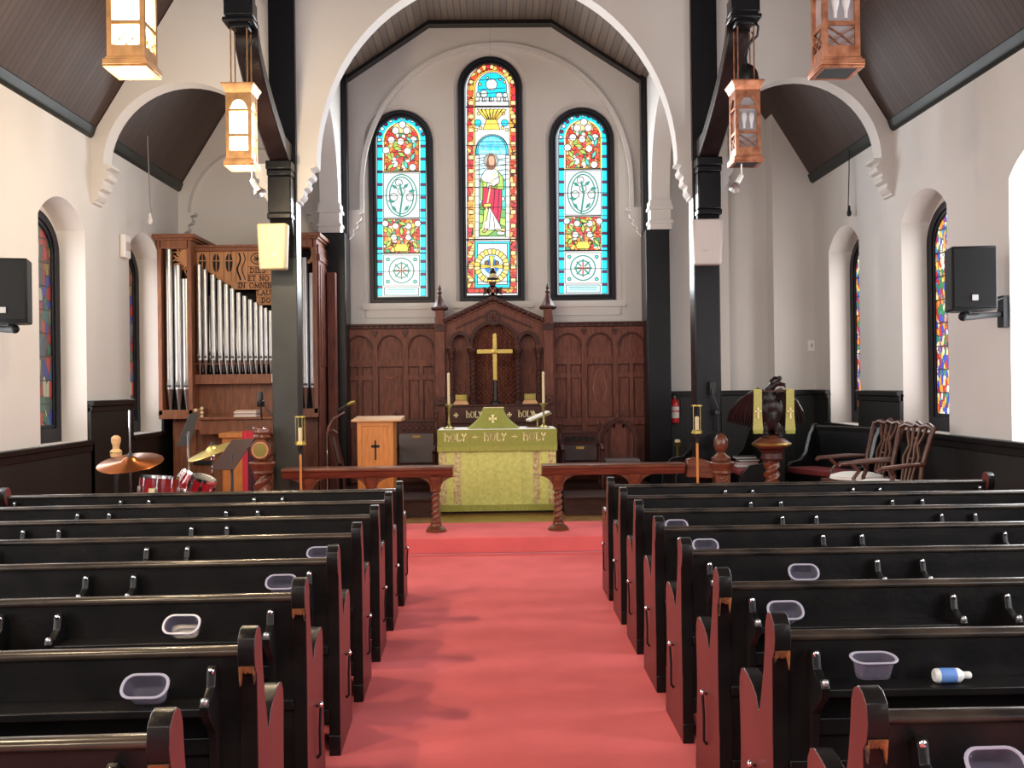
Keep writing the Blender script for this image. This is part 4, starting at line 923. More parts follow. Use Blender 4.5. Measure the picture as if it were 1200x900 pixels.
# ================================================================== ALTAR
AY0, AY1, AX0, AX1, AT = 11.30, 12.0, -.69, .665, 1.125
t = thing('altar', 'altar draped in a green damask frontal under the reredos', 'altar', (-.01, 11.65, PL))
MB().box(AX0+.03, AX1-.03, AY0+.08, AY1, PL+.001, AT-.02, M['dais']).build('table_body', t)
fr = MB(); xs = [AX0+(AX1-AX0)*k/90 for k in range(91)]
wav = lambda x: AY0+.022+.010*math.sin(x*17+.6)+.006*math.sin(x*41+1)
vs = []; fs = []
for x in xs: vs += [(x, wav(x), PL+.035), (x, wav(x), AT-.19), (x, wav(x)+.008, PL+.035), (x, wav(x)+.008, AT-.19)]
for k in range(90): i = 4*k; fs += [(i, i+4, i+5, i+1), (i+2, i+3, i+7, i+6), (i, i+2, i+6, i+4)]
fr.add(vs, fs, M['altarcloth']); fr.build('frontal', t, smooth=60)
for a, b in ((-.685, -.60), (-.52, -.435), (.40, .475), (.575, .66)):
    o = MB(); vs = []; fs = []; xs = [a+(b-a)*k/8 for k in range(9)]
    for x in xs: vs += [(x, wav(x)-.004, PL+.10), (x, wav(x)-.004, AT-.19), (x, wav(x)+.004, PL+.10), (x, wav(x)+.004, AT-.19)]
    for k in range(8): i = 4*k; fs += [(i, i+4, i+5, i+1), (i+2, i+3, i+7, i+6)]
    o.add(vs, fs, M['orphrey']); o.build('orphrey_band', t, smooth=60)
fg = MB(); fg.box(AX0, AX1, AY0-.002, AY0+.014, PL+.03, PL+.10, M['fringe']); fg.build('hem_fringe', t)
sf = MB(); sf.box(AX0-.012, AX1+.012, AY0-.018, AY0-.004, AT-.19, AT+.004, M['altartop']); sf.box(AX0-.012, AX0, AY0-.018, AY1, AT-.19, AT+.004, M['altartop']); sf.box(AX1, AX1+.012, AY0-.018, AY1, AT-.19, AT+.004, M['altartop'])
sf.build('superfrontal', t, bevel=.004)
MB().box(AX0-.012, AX1+.012, AY0-.020, AY0-.010, AT-.245, AT-.185, M['fringe']).build('superfrontal_fringe', t)
fy = lambda u, v: (u, AY0-.0205, v)
for a, b in ((-.61, -.36), (-.155, .10), (.295, .555)): hl = MB(); write(hl, 'hOLY', a, AT-.125, b, .085, fy, M['gold'], .17); hl.build('lettering', t, smooth=0)
for cx in (-.255, .20): hl = MB(); write(hl, '+', cx-.035, AT-.11, cx+.035, .06, fy, M['gold'], .16); hl.build('embroidered_cross', t, smooth=0)
MB().box(AX0, AX1, AY0-.016, AY1, AT-.0, AT+.006, M['white']).build('linen_cloth', t)
AT += .0065
def patee(mb, cx, cz, r, y, m):
    for k in range(4):
        c, s = math.cos(PI/2*k), math.sin(PI/2*k)
        pts = [(.06*r, 0), (.16*r, -.14*r), (r, -.42*r), (.9*r, 0), (r, .42*r), (.16*r, .14*r)]
        mb.prism([(cx+u*c-v*s, cz+u*s+v*c) for u, v in pts], 'xz', y, y+.004, m)
# burse-like veil
v = thing('chalice_veil', 'green trapezoid chalice veil with a pale cross standing on the altar', 'veil', (-.06, 11.6, AT))
m = MB(); n = 10; half = lambda k: .125+.19*(1-k/n)**1.8
lv = []
for k in range(n+1):
    z = AT+.002+.235*k/n; h = half(k); d = .03+.13*(1-k/n)**1.6
    lv.append([(-.055-h, 11.62+d*.7, z), (-.055-h*.9, 11.6-d, z), (-.055+h*.9, 11.6-d, z), (-.055+h, 11.62+d*.7, z)])
vs = sum(lv, []); fs = [(0, 1, 2, 3), tuple(range(4*n, 4*n+4))]+[(4*i+k, 4*i+(k+1) % 4, 4*i+4+(k+1) % 4, 4*i+4+k) for i in range(n) for k in range(4)]
m.add(vs, fs, M['altartop']); m.build('cloth', v, smooth=50)
MB().box(-.17, .07, 11.54, 11.69, AT+.238, AT+.246, M['gold']).build('pall', v, bevel=.003)
c = MB(); patee(c, -.06, AT+.115, .05, 11.515, M['gold'])
for q in c.v: q.y -= (AT+.235-q.z)*.0
c.v = [Vector((q.x, q.y-.035*(1 if q.z < AT+.115 else .6), q.z)) for q in c.v]; c.build('cross', v)
for px, lab in ((526, 'tall ivory candle in a brass candlestick at the left end of the altar'), (637, 'tall ivory candle in a brass candlestick at the right end of the altar')):
    x = P(px, 480, 11.5).x; cc = (x, 11.5, 0); t = thing('candlestick', lab, 'candlestick', (x, 11.5, AT), group='altar candlesticks')
    MB().lathe([(.065, AT+.001), (.065, AT+.012), (.03, AT+.03), (.014, AT+.05), (.018, AT+.08), (.011, AT+.10), (.011, AT+.20), (.02, AT+.22), (.012, AT+.235), (.03, AT+.26), (.055, AT+.285), (.055, AT+.29), (.02, AT+.292)], cc, M['olivebrass'], 16).build('stick', t)
    MB().lathe([(.016, AT+.29), (.016, AT+.65), (.004, AT+.66)], cc, M['ivory'], 12).build('candle', t)
t = thing('missal_stand', 'sloping brass book stand with an open missal on the right of the altar', 'book stand', (.52, 11.66, AT))
b = MB(); b.box(.34, .58, 11.64, 11.80, AT+.001, AT+.012, M['railwood']); b.tube([(.47, 11.72, AT), (.47, 11.72, AT+.10)], .012, M['olivebrass'], 8); b.build('base', t)
d = MB(); d.bar((.36, 11.70, AT+.07), (.62, 11.76, AT+.165), .20, .012, M['olivebrass']); d.build('desk', t, bevel=.003)
d = MB(); d.bar((.355, 11.69, AT+.085), (.60, 11.75, AT+.185), .17, .02, M['paper']); d.build('missal', t, bevel=.004)

# ------------------------------------------------------------------ gradine
gy = 12.45; t = thing('gradine', 'dark shelf lettered in gold behind the altar', 'shelf', (-.03, gy, .37))
x0, x1 = P(527, 485, gy).x, P(640, 485, gy).x; z0, z1 = P(583, 493, gy).z, P(583, 476, gy).z
b = MB(); b.box(x0, x1, gy, 12.78, .371, z0-.03, M['mahoganyd']); b.box(x0-.02, x1+.02, gy-.02, 12.78, z0-.03, z1, M['mahoganyd']); b.box(x0-.04, x1+.04, gy-.04, 12.78, z1, z1+.025, M['mahoganyd']); b.build('shelf_body', t, bevel=.005)
fy = lambda u, v: (u, gy-.0215, v); S_ = lambda px, py: XZ(px, py, gy-.02)
for a, b_ in ((541, 559), (602, 620)): l = MB(); write(l, 'hOLY', S_(a, 0)[0], S_(583, 489)[1], S_(b_, 0)[0], .075, fy, M['gold'], .17); l.build('lettering', t, smooth=0)
for px in (534.5, 565, 597, 626): l = MB(); patee(l, S_(px, 486)[0], S_(583, 486)[1], .03, gy-.0245, M['gold']); l.build('gilt_cross', t)
ZG = z1+.026
for px, lab in ((540.5, 'small brass block on a pale base at the left of the lettered shelf'), (621, 'small brass block on a pale base at the right of the lettered shelf')):
    x = P(px, 470, gy+.1).x; t = thing('brass_box', lab, 'box', (x, gy+.1, ZG))
    MB().lathe([(.135, ZG+.0), (.135, ZG+.012), (.10, ZG+.05)], (x, gy+.1, 0), M['pulpittop'], 4, start=PI/4).build('base', t, smooth=20)
    b = MB(); b.box(x-.072, x+.072, gy+.03, gy+.17, ZG+.051, ZG+.125, M['olivebrass']); b.build('block', t, bevel=.004)
    b = MB(); b.ring(circ(x, ZG+.088, .026, 14), circ(x, ZG+.088, .017, 14), 'xz', gy+.025, gy+.03, M['brass']); b.build('emblem', t)
t = thing('altar_cross', 'tall brass cross standing on a dark stem before the central niche', 'cross', (P(580.5, 470, gy+.16).x, gy+.16, ZG))
X = t.location.x; yy = gy+.16; zz = lambda py: P(580, py, yy).z
b = MB(); b.lathe([(.07, ZG), (.07, ZG+.02), (.03, ZG+.04), (.022, zz(445))], (X, yy, 0), M['metalblack'], 10); b.build('stem', t)
b = MB(); b.box(X-.028, X+.028, yy-.015, yy+.015, zz(446), zz(391), M['brass']); b.box(X-.23, X-.028, yy-.015, yy+.015, zz(414.5), zz(409.3), M['brass']); b.box(X+.028, X+.23, yy-.015, yy+.015, zz(414.5), zz(409.3), M['brass'])
b.build('cross_arms', t, bevel=.005); MB().lathe([(.04, -.018), (.04, -.028), (.02, -.034)], (X, yy, zz(411.7)), M['brass'], 18, 'y').build('boss', t)

# ================================================================== REREDOS
RY = 13.0; RX = lambda px, py=430: P(px, py, RY).x; RZ = lambda py, px=583: P(px, py, RY).z
t = thing('reredos', 'carved mahogany reredos with gabled centre and panelled wings behind the altar', 'reredos', (0, RY, PL)); RER = t
def pz(*pts): return [XZ(x, y, RY) for x, y in pts]
ma, md = M['mahogany'], M['mahoganyd']
def wing(xa, xb, fxs):
    w = MB(); x0, x1 = RX(xa), RX(xb); zt = RZ(384); y0, y1 = RY+.06, RY+.15
    w.box(x0, x1, y0, y1, .371, zt, ma)
    w.box(x0, x1, RY-.0, y1, zt-.0, zt+.04, md); w.box(x0, x1, RY-.03, y1, zt+.04, zt+.065, md)
    n = 15
    for k in range(n): c = x0+(x1-x0)*(k+.5)/n; w.box(c-.028, c+.028, RY-.02, RY+.02, zt+.005, zt+.04, md)
    o = w.build('panelled_wing', t, bevel=.004)
    W = (x1-x0); cw = W/3; s = .035
    fr = MB()   # raised framing: stiles, rails, arches
    for k in range(4):
        c = x0+k*cw; fr.box(max(x0, c-s), min(x1, c+s), RY+.02, y0, .371, zt, ma)
    za, zb, zc = RZ(420), RZ(491), RZ(404)
    for k in range(3):
        a, b = x0+k*cw+s, x0+(k+1)*cw-s
        fr.box(a, b, RY+.025, y0, RZ(428), za, ma); fr.box(a, b, RY+.025, y0, zb-.10, zb, ma); fr.box(a, b, RY+.02, y0, .371, .55, ma)
        fr.strip(cosx(a, b, 16), ell(a+.01, b-.01, RZ(407), RZ(392)-RZ(407)), lambda x: zt, RY+.02, y0, 'xz', ma)
        cx = (a+b)/2; h = (b-a)/2-.012; zs = RZ(407); r = RZ(392)-zs-.0
        oo = [(cx-(h+.016)*math.cos(PI*q/16), zs+(r+.016)*math.sin(PI*q/16)) for q in range(17)]; ii = [(cx-h*math.cos(PI*q/16), zs+r*math.sin(PI*q/16)) for q in range(17)]
        fr.band(oo, ii, 'xz', RY+.005, RY+.02, md)
        if k != 1:
            fr.box(cx-.025, cx+.025, RY+.025, y0, zb, RZ(428), ma); fr.box(a, b, RY+.028, y0, RZ(444), RZ(438), ma)
        if k < 2:  # spandrel drop
            c = x0+(k+1)*cw; fr.prism([(c-.045, zt-.03), (c+.045, zt-.03), (c, zt-.11)], 'xz', RY+.0, RY+.02, md)
        # recessed pane mouldings
        for (p, q_) in (((a, cx-.025), (cx+.025, b)) if k != 1 else ((a, b),)):
            fr.ring([(p, zb), (q_, zb), (q_, RZ(428)), (p, RZ(428))], [(p+.012, zb+.012), (q_-.012, zb+.012), (q_-.012, RZ(428)-.012), (p+.012, RZ(428)-.012)], 'xz', RY+.04, y0, md)
    fr.build('framing', t, bevel=.004)
    cv = MB(); cx = x0+W/2
    return cx
cL = wing(403.5, 511, 0); cR = wing(648, 758.5, 0)
# carved emblems in the middle panels of the wings: Alpha and Omega
cv = MB(); f3 = lambda u, v: (u, RY+.055, v)
for k, st in enumerate(([(-.10, 0), (0, .55), (.10, 0)], [(-.06, .18), (0, .12), (.06, .2)], [(-.08, .56), (-.04, .52), (.05, .53), (.08, .57)])):
    p_ = [(cL+a*1.0, RZ(476)+b*.75) for a, b in st]; cv.tube([f3(*q) for q in p_], .010, M['mahlight'], 6)
pts = [(cR-.09, .0), (cR-.05, .02), (cR-.09, .2), (cR-.05, .40), (cR, .46), (cR+.05, .40), (cR+.09, .2), (cR+.05, .02), (cR+.09, 0)]
cv.tube([f3(a, RZ(474)+b) for a, b in pts], 0.010, M['mahlight'], 6); cv.build('carved_emblems', t)
# centre bay
zt = RZ(378); g = MB(); x0, x1 = RX(522), RX(637)
yb0, yb1 = RY-.06, RY+.15
ap = pz((578.5, 352))[0]; ex0 = pz((525, 378))[0]; ex1 = pz((634, 377))[0]
cxn = RX(578.5); 
b = MB(); b.prism([(x0, .371), (x1, .371), (x1, RZ(380)), (cxn, RZ(354)), (x0, RZ(380))], 'xz', RY+.08, RY+.15, ma); b.build('centre_panel', t)
holes = [(530, 549, 405, 392), (554, 604.5, 402, 379.5), (608.5, 628, 405, 392)]
HB = [(RX(a), RX(b_), RZ(zs), RZ(zt_)-RZ(zs)) for a, b_, zs, zt_ in holes]
gable = lambda x: RZ(380)+(RZ(354)-RZ(380))*max(0, 1-abs(x-cxn)/(x1-cxn))
f = MB(); e = x0
for a, b_, zs, r in HB+[(x1, None, 0, 0)]:
    f.strip([e, a], lambda x: .371, gable, yb0, RY+.08, 'xz', ma)
    if b_ is None: break
    f.strip(cosx(a, b_, 20), ell(a, b_, zs, r), gable, yb0, RY+.08, 'xz', ma); f.strip([a, b_], lambda x: .371, lambda x: ZG-.2, yb0+.05, RY+.08, 'xz', ma); e = b_
f.build('arcade', t, smooth=30)
am = MB()
for a, b_, zs, r in HB:
    c, h = (a+b_)/2, (b_-a)/2
    for g0, g1, yy0 in ((.03, .0, yb0-.02), (.045, .028, yb0-.035)):
        oo = [(c-(h+g0)*math.cos(PI*q/20), zs+(r+g0)*math.sin(PI*q/20)) for q in range(21)]; ii = [(c-(h+g1)*math.cos(PI*q/20), zs+(r+g1)*math.sin(PI*q/20)) for q in range(21)]
        am.band(oo, ii, 'xz', yy0, yb0, md)
am.build('arch_mouldings', t)
gm = MB()   # gable coping with scales
for s, xe in ((-1, x0-.02), (1, x1+.02)):
    A, B = Vector((cxn, 0, RZ(352))), Vector((xe, 0, RZ(378.5))); d = B-A
    gm.bar((A.x, RY+.02, A.z+.02), (B.x, RY+.02, B.z+.02), .26, .035, md, up=(0, 1, 0)) if False else gm.prism([(A.x, A.z), (B.x, B.z), (B.x, B.z+.05), (A.x, A.z+.055)], 'xz', yb0-.07, RY+.13, md)
    gm.prism([(A.x, A.z-.04), (B.x, B.z-.04), (B.x, B.z), (A.x, A.z)], 'xz', yb0-.03, RY+.1, ma)
    for k in range(11):
        q = A+d*((k+.5)/11); gm.ball((q.x, yb0-.06, q.z+.01), (.035, .03, .028), md, 8, 6)
    gm.prism([(A.x-s*0, A.z-.17), (B.x-s*.16, B.z-.085), (B.x-s*.16, B.z-.06), (A.x, A.z-.14)], 'xz', yb0-.015, yb0, md)
gm.build('gable_coping', t, bevel=.003)
qf = MB(); qz = RZ(372.5); qf.ring(circ(cxn, qz, .105, 28), circ(cxn, qz, .085, 28), 'xz', yb0-.03, yb0, md)
qf.prism(circ(cxn, qz, .085, 28), 'xz', yb0-.008, yb0-.002, M['mahoganyd'])
for k in range(4): a = PI/2*k; qf.ring(circ(cxn+.036*math.cos(a), qz+.036*math.sin(a), .036, 14), circ(cxn+.036*math.cos(a), qz+.036*math.sin(a), .024, 14), 'xz', yb0-.022, yb0-.006, ma)
qf.build('quatrefoil', t)
dp = MB(); a, b_, zs, r = HB[1]   # diapered niche
step = .062
for i in range(-8, 9):
    for k in range(0, 24):
        u = (a+b_)/2+i*step/2*1.0; w_ = ZG-.02+k*step+(step/2 if i % 2 else 0)
        if abs(u-(a+b_)/2) < (b_-a)/2-.03 and w_ < ell(a, b_, zs, r)(u)-.03 and w_ > ZG-.1:
            dp.lathe([(.030, 0), (.012, -.016)], (u, RY+.08, w_), ma, 4, 'y')
dp.build('diaper_panel', t, smooth=0)
em = MB()    # carved monograms on the side niches
for hb, shp in ((HB[0], 0), (HB[2], 1)):
    c = (hb[0]+hb[1])/2; z_ = RZ(470); f4 = lambda u, v: (c+u, RY+.072, z_+v)
    if shp == 0:
        for zz_ in (.18, .30): em.tube([f4(.06*math.cos(2*PI*q/14), zz_+.07*math.sin(2*PI*q/14)) for q in range(15)], .007, M['mahlight'], 6)
        em.tube([f4(0, .0), f4(0, .6)], .007, M['mahlight'], 6); em.tube([f4(-.04, .52), f4(.04, .52)], .007, M['mahlight'], 6); em.tube([f4(-.04, .06), f4(.04, .06)], .007, M['mahlight'], 6)
    else:
        em.tube([f4(-.05, .1), f4(-.05, .52), f4(.02, .54), f4(.06, .46), f4(.02, .38), f4(-.05, .36)], .007, M['mahlight'], 6); em.tube([f4(-.07, .12), f4(.08, .5)], .007, M['mahlight'], 6); em.tube([f4(-.06, .4), f4(.07, .14)], .007, M['mahlight'], 6)
em.build('carved_monograms', t)
for px in (529.5, 554.0, 606.2, 630.5):
    x = RX(px); c = (x, yb0-.07, 0); cl = MB(); zb = ZG+.002; big = 1.0 if px in (554.0, 606.2) else .8
    cl.lathe([(.062*big, zb), (.062*big, zb+.03), (.045*big, zb+.05), (.05*big, zb+.09), (.036*big, zb+.11)], c, md, 14)
    cl.twist(c, .042*big, zb+.11, RZ(421), md, 4, 2, .3, 12, 60)
    cl.lathe([(.038*big, RZ(421)), (.05*big, RZ(420)), (.04*big, RZ(418)), (.058*big, RZ(414)), (.07*big, RZ(411.5)), (.07*big, RZ(408.5)), (.05*big, RZ(408))], c, md, 14); cl.build('twisted_column', t)
for px, py in ((516.5, 0), (642.5, 0)):   # buttress posts with spires
    sp = MB(); x = RX(px); y = yb0+.02; h = .062; zc = RZ(372)
    sp.box(x-h, x+h, y-.09, y+.12, .371, zc, ma); sp.box(x-h-.01, x+h+.01, y-.10, y+.12, RZ(388), RZ(380), md)
    sp.ring(circ(x, RZ(384), .05, 18), circ(x, RZ(384), .034, 18), 'xz', y-.115, y-.10, md)
    sp.box(x-h+.008, x+h-.008, y-.08, y+.10, zc, RZ(363), ma); sp.lathe([(.10, RZ(363.5)), (.12, RZ(362)), (.12, RZ(360)), (.09, RZ(358.5)), (.028, RZ(348)), (.03, RZ(347)), (.018, RZ(345)), (.035, RZ(342.5)), (.016, RZ(340)), (.026, RZ(338)), (.004, RZ(333))], (x, y, 0), md, 8, start=PI/8)
    sp.prism([(x-.09, RZ(474)), (x+.09, RZ(474)), (x+.09, RZ(468)), (x+.05, RZ(464)), (x-.05, RZ(464)), (x-.09, RZ(468))], 'xz', y-.13, y-.09, md)
    sp.ring(circ(x, RZ(469), .045, 16), circ(x, RZ(469), .028, 16), 'xz', y-.145, y-.13, ma)
    sp.build('spired_post', t, bevel=.004)
fc = MB(); z_ = RZ(341); patee(fc, cxn, z_, .13, RY-.02, md); fc.ring(circ(cxn, z_, .075, 20), circ(cxn, z_, .055, 20), 'xz', RY-.02, RY+.0, md); fc.box(cxn-.025, cxn+.025, RY-.02, RY+.01, RZ(354), RZ(343), md)
fc.build('finial_cross', t)
# sanctuary lamp
s = P(577.5, 322, 12.4); t = thing('sanctuary_lamp', 'small black and cream sanctuary lamp hanging before the central window', 'lamp', s)
c = (s.x, s.y, s.z)
MB().lathe([(.075, -.06), (.08, -.045), (.05, -.04)], c, M['metalblack'], 14).build('base', t)
MB().lathe([(.035, -.045), (.052, -.02), (.05, .01), (.03, .025)], c, M['ivory'], 14).build('glass', t)
MB().lathe([(.052, .012), (.05, .035), (.03, .06), (.022, .085), (.008, .09)], c, M['metalblack'], 14).build('hood', t)
zz_ = 6.5; MB().tube([s+Vector((0, 0, .09)), Vector((s.x, s.y, zz_))], .0012, M['metalblack'], 5).build('wire', t)

# ================================================================== CHANCEL FURNITURE
t = thing('wooden_lectern', 'honey coloured wooden lectern with a dark cross left of the altar', 'lectern', (-1.36, 11.0, PL))
LY = 10.8; lx0, lx1 = P(419, 530, LY).x, P(461, 530, LY).x; lt_ = P(440, 494, LY).z
b = MB(); b.box(lx0, lx1, LY, LY+.36, PL+.001, lt_, M['pulpit']); b.build('body', t, bevel=.005)
b = MB(); w_ = .05
b.ring([(lx0, PL+.02), (lx1, PL+.02), (lx1, lt_), (lx0, lt_)], [(lx0+w_, PL+.10), (lx1-w_, PL+.10), (lx1-w_, lt_-.05), (lx0+w_, lt_-.05)], 'xz', LY-.012, LY, M['pulpit']); b.build('frame_moulding', t, bevel=.003)
b = MB(); cx = (lx0+lx1)/2; b.box(cx-.008, cx+.008, LY-.010, LY-.0, P(440, 539, LY).z, P(440, 516, LY).z, M['dark']); b.box(cx-.045, cx+.045, LY-.010, LY, P(440, 524.5, LY).z, P(440, 521.5, LY).z, M['dark']); b.build('cross', t)
b = MB(); b.prism([(LY-.05, lt_), (LY+.42, lt_+.0), (LY+.42, lt_+.05), (LY-.05, lt_+.022)], 'yz', lx0-.06, lx1+.09, M['pulpittop']); b.build('desk_top', t, bevel=.004)
t = thing('gooseneck_microphone', 'silver gooseneck microphone stand behind the rail left of the honey lectern', 'microphone', (-1.83, 10.7, PL))
q = lambda px, py: P(px, py, 10.7)
MB().tube([Vector((q(383, 540).x, 10.7, PL+.001)), Vector((q(383, 540).x, 10.7, PL+.02))], .11, M['metalblack'], 18).build('base', t)
MB().tube([Vector((q(383, 540).x, 10.7, PL+.02)), q(383, 510), q(385, 500), q(390, 491), q(398, 486), q(404, 483)], .010, M['chrome'], 8).build('gooseneck', t)
MB().tube([q(395, 482), q(408, 474)], .018, M['metalblack'], 8).build('shock_mount', t)
MB().tube([q(405, 476), q(411, 472), q(416, 470.5)], [.014, .022, .02], M['olivebrass'], 10).build('microphone_head', t)
t = thing('folding_chair', 'dark narrow folded chair frame standing behind the left rail', 'chair', (-1.72, 11.4, .37))
q = lambda px, py: P(px, py, 11.4)
b = MB(); b.tube([q(386, 507), q(395, 545), Vector((q(397, 550).x, 11.4, .371))], .016, M['mahoganyd'], 8); b.tube([q(393, 508), q(402, 545), Vector((q(404, 550).x, 11.4, .371))], .016, M['mahoganyd'], 8); b.tube([q(384, 507), q(390, 504), q(395, 508)], .016, M['mahoganyd'], 8); b.build('frame', t)
MB().add([q(389, 512), q(393, 512), q(400, 543), q(396, 543)], [(0, 1, 2, 3)], M['leatherd']).add([v+Vector((0, .02, 0)) for v in (q(389, 512), q(393, 512), q(400, 543), q(396, 543))], [(0, 1, 2, 3)], M['leatherd']).build('back_panel', t)
def throne(xa, xb, Yc, zt, name, lab, leather, holes):
    t = thing(name, lab, 'chair', ((xa+xb)/2, Yc, .37)); m = M['mahoganyd']
    s = MB(); s.box(xa+.03, xb-.03, Yc-.42, Yc+.02, .60, .67, m); s.build('seat', t, bevel=.006)
    b = MB(); b.box(xa+.05, xb-.05, Yc-.012, Yc+.03, .68, zt-.17, M[leather]); b.build('back_upholstery', t, bevel=.008)
    r = MB(); r.strip([xa+.04, xb-.04], lambda x: zt-.17, lambda x: zt-.03, Yc, Yc+.04, 'xz', m)
    n = 5; w = (xb-xa-.14)/n
    for k in range(n):
        c = xa+.07+w*(k+.5)
        if holes: r.prism(circ(c, zt-.10, .036, 16), 'xz', Yc-.006, Yc, M['dark']); r.ring(circ(c, zt-.10, .043, 16), circ(c, zt-.10, .034, 16), 'xz', Yc-.012, Yc, m)
        else:
            r.ring([(c, zt-.055), (c+.045, zt-.10), (c, zt-.145), (c-.045, zt-.10)], [(c, zt-.07), (c+.03, zt-.10), (c, zt-.13), (c-.03, zt-.10)], 'xz', Yc-.012, Yc, m); r.prism(circ(c, zt-.10, .016, 8), 'xz', Yc-.008, Yc, M['mahogany'])
    r.box(xa+.02, xb-.02, Yc-.02, Yc+.05, zt-.03, zt, m); r.build('pierced_top_rail', t, bevel=.004)
    for x in (xa+.02, xb-.02):
        p = MB(); p.lathe([(.025, .371), (.03, .45), (.022, .5), (.028, .68), (.02, .75), (.03, .85), (.02, 1.0), (.028, zt-.15), (.03, zt-.03), (.016, zt-.01), (.03, zt+.03), (.024, zt+.06), (.03, zt+.09), (.004, zt+.12)], (x, Yc+.015, 0), m, 12); p.build('back_post', t)
        q = MB(); q.lathe([(.022, .371), (.03, .45), (.02, .5), (.028, .62), (.02, .7), (.03, .86)], (x, Yc-.38, 0), m, 12); q.build('front_leg', t)
        a = MB(); a.tube([(x, Yc, .88), (x, Yc-.2, .89), (x, Yc-.40, .87), (x, Yc-.44, .84)], .022, m, 8); a.build('arm', t)
    MB().box((xa+xb)/2-.05, (xa+xb)/2+.05, Yc-.018, Yc-.012, zt-.225, zt-.195, M['brass']).build('plaque', t)
throne(P(463, 520, 12.3).x, P(513, 520, 12.3).x, 12.3, P(490, 492, 12.3).z, 'high_backed_chair', 'dark carved chair with a grey upholstered back left of the altar', 'leather', False)
throne(P(655, 520, 12.3).x, P(704, 520, 12.3).x, 12.3, P(680, 505, 12.3).z, 'high_backed_chair', 'dark carved chair with a brown upholstered back right of the altar', 'leatherd', True)
# pointed-arch chair
Yc = 12.5; xa, xb = P(704, 540, Yc).x, P(747, 540, Yc).x; zt = P(726, 489, Yc).z; cx = (xa+xb)/2; h = (xb-xa)/2; md2 = M['mahoganyd']
t = thing('gothic_chair', 'dark chair with a pointed-arch tracery back near the right corner post', 'chair', (cx, Yc, .37))
def pointed(d): 
    zs = .93; n = 10; L = []
    for k in range(n+1): a = PI/3*k/n; L.append((cx+h-d-2*(h-d)*(1-math.cos(a)), zs+(zt-zs-d)*math.sin(a)/math.sin(PI/3)))
    R_ = [(2*cx-u, w) for u, w in L[::-1][1:]]; return [(cx-h+d, .66), (cx+h-d, .66)]+L+R_
b = MB(); b.ring(pointed(0), pointed(.045), 'xz', Yc-.02, Yc+.04, md2); b.prism(pointed(.045), 'xz', Yc+.012, Yc+.03, M['mahogany']); b.build('back_frame', t, bevel=.004)
b = MB()
for u in (-.12, .12): b.box(cx+u-.015, cx+u+.015, Yc-.012, Yc+.012, .68, 1.13, md2)
for u in (-.12, .0, .12): b.band([(cx+u-.075*math.cos(PI*q/12), 1.08+.09*math.sin(PI*q/12)) for q in range(13)], [(cx+u-.052*math.cos(PI*q/12), 1.08+.06*math.sin(PI*q/12)) for q in range(13)], 'xz', Yc-.014, Yc+.012, md2)
b.ring(circ(cx, 1.24, .06, 16), circ(cx, 1.24, .04, 16), 'xz', Yc-.014, Yc+.012, md2); b.box(cx-.012, cx+.012, Yc-.014, Yc+.012, 1.15, 1.20, md2); b.build('tracery', t)
b = MB(); b.box(cx-h, cx+h, Yc-.42, Yc-.02, .60, .66, md2); b.build('seat', t, bevel=.006); b = MB(); b.box(cx-h+.02, cx+h-.02, Yc-.40, Yc-.03, .66, .70, M['leather']); b.build('cushion', t, bevel=.01)
for sx in (-1, 1):
    for yy in (Yc-.38, Yc): MB().box(cx+sx*(h-.03)-.025, cx+sx*(h-.03)+.025, yy-.02, yy+.03, .371, .605, md2).build('leg', t)
# ================================================================== ORGAN
OY = 12.2; OX = lambda px, py=430: P(px, py, OY).x; OZ = lambda py, px=270: P(px, py, OY).z
t = thing('pipe_organ', 'wooden pipe organ with silver pipes filling the left chapel behind the dark post', 'organ', (OX(280), OY, PL)); ORGAN = t
mo = M['organ']; xl, xr = OX(188.5), OX(374); ztw = OZ(279, 210); zb = OZ(486, 210)
xa, xb = OX(228), OX(338)
b = MB(); b.box(OX(198), OX(370), OY+.12, 13.02, PL+.001, zb, mo); b.box(xl, xr, 12.62, 13.02, zb, OZ(300), M['dark']); b.build('case_body', t, bevel=.004)
def tower(x0, x1, name):
    w = MB(); y0 = OY-.10
    w.box(x0, x0+.05, y0, 12.9, zb, ztw-.04, mo); w.box(x1-.05, x1, y0, 12.9, zb, ztw-.04, mo); w.box(x0, x1, y0, 12.9, zb-.0, zb+.06, mo)
    w.box(x0, x1, y0, 12.9, zb-.05, zb, mo); w.box(x0+.03, x1-.03, y0, 12.9, ztw-.14, ztw-.04, mo)
    w.box(x0-.03, x1+.03, y0-.03, 12.95, ztw-.04, ztw-.015, mo); w.box(x0-.06, x1+.06, y0-.06, 12.98, ztw-.015, ztw+.03, mo)
    w.box(x0+.05, x1-.05, 12.40, 12.42, zb, ztw-.14, M['dark']); return w.build(name, t, bevel=.004)
tower(xl, xa, 'pipe_tower'); tw2 = tower(OX(334), xr, 'pipe_tower')
# carved sun and moon grilles
s = MB(); sx_, sz_ = OX(222), OZ(301); y = OY+.0
s.prism([(sx_, sz_-.11)]+[(sx_-.115*math.sin(PI*k/16), sz_-.11*math.cos(PI*k/16)) for k in range(17)]+[(sx_, sz_+.11)], 'xz', y, y+.03, M['carved'])
for k in range(11):
    a = PI/2+PI*(k+.3)/11.0; L = .27 if k % 2 else .23; R0 = .10; pts = []
    for q in range(9):
        r = R0+(L-R0)*q/8; w = .014*math.sin(q*1.1); pts.append((sx_+r*math.cos(a)-w*math.sin(a), sz_+r*math.sin(a)+w*math.cos(a)))
    pts = [p for p in pts if xl+.05 < p[0] < xa-.05 and p[1] < ztw-.14]
    if len(pts) > 2: s.tube([(u, y+.015, w) for u, w in pts], [.018*(1-q/10) for q in range(len(pts))], M['carved'], 6)
s.build('carved_sun', t, smooth=50)
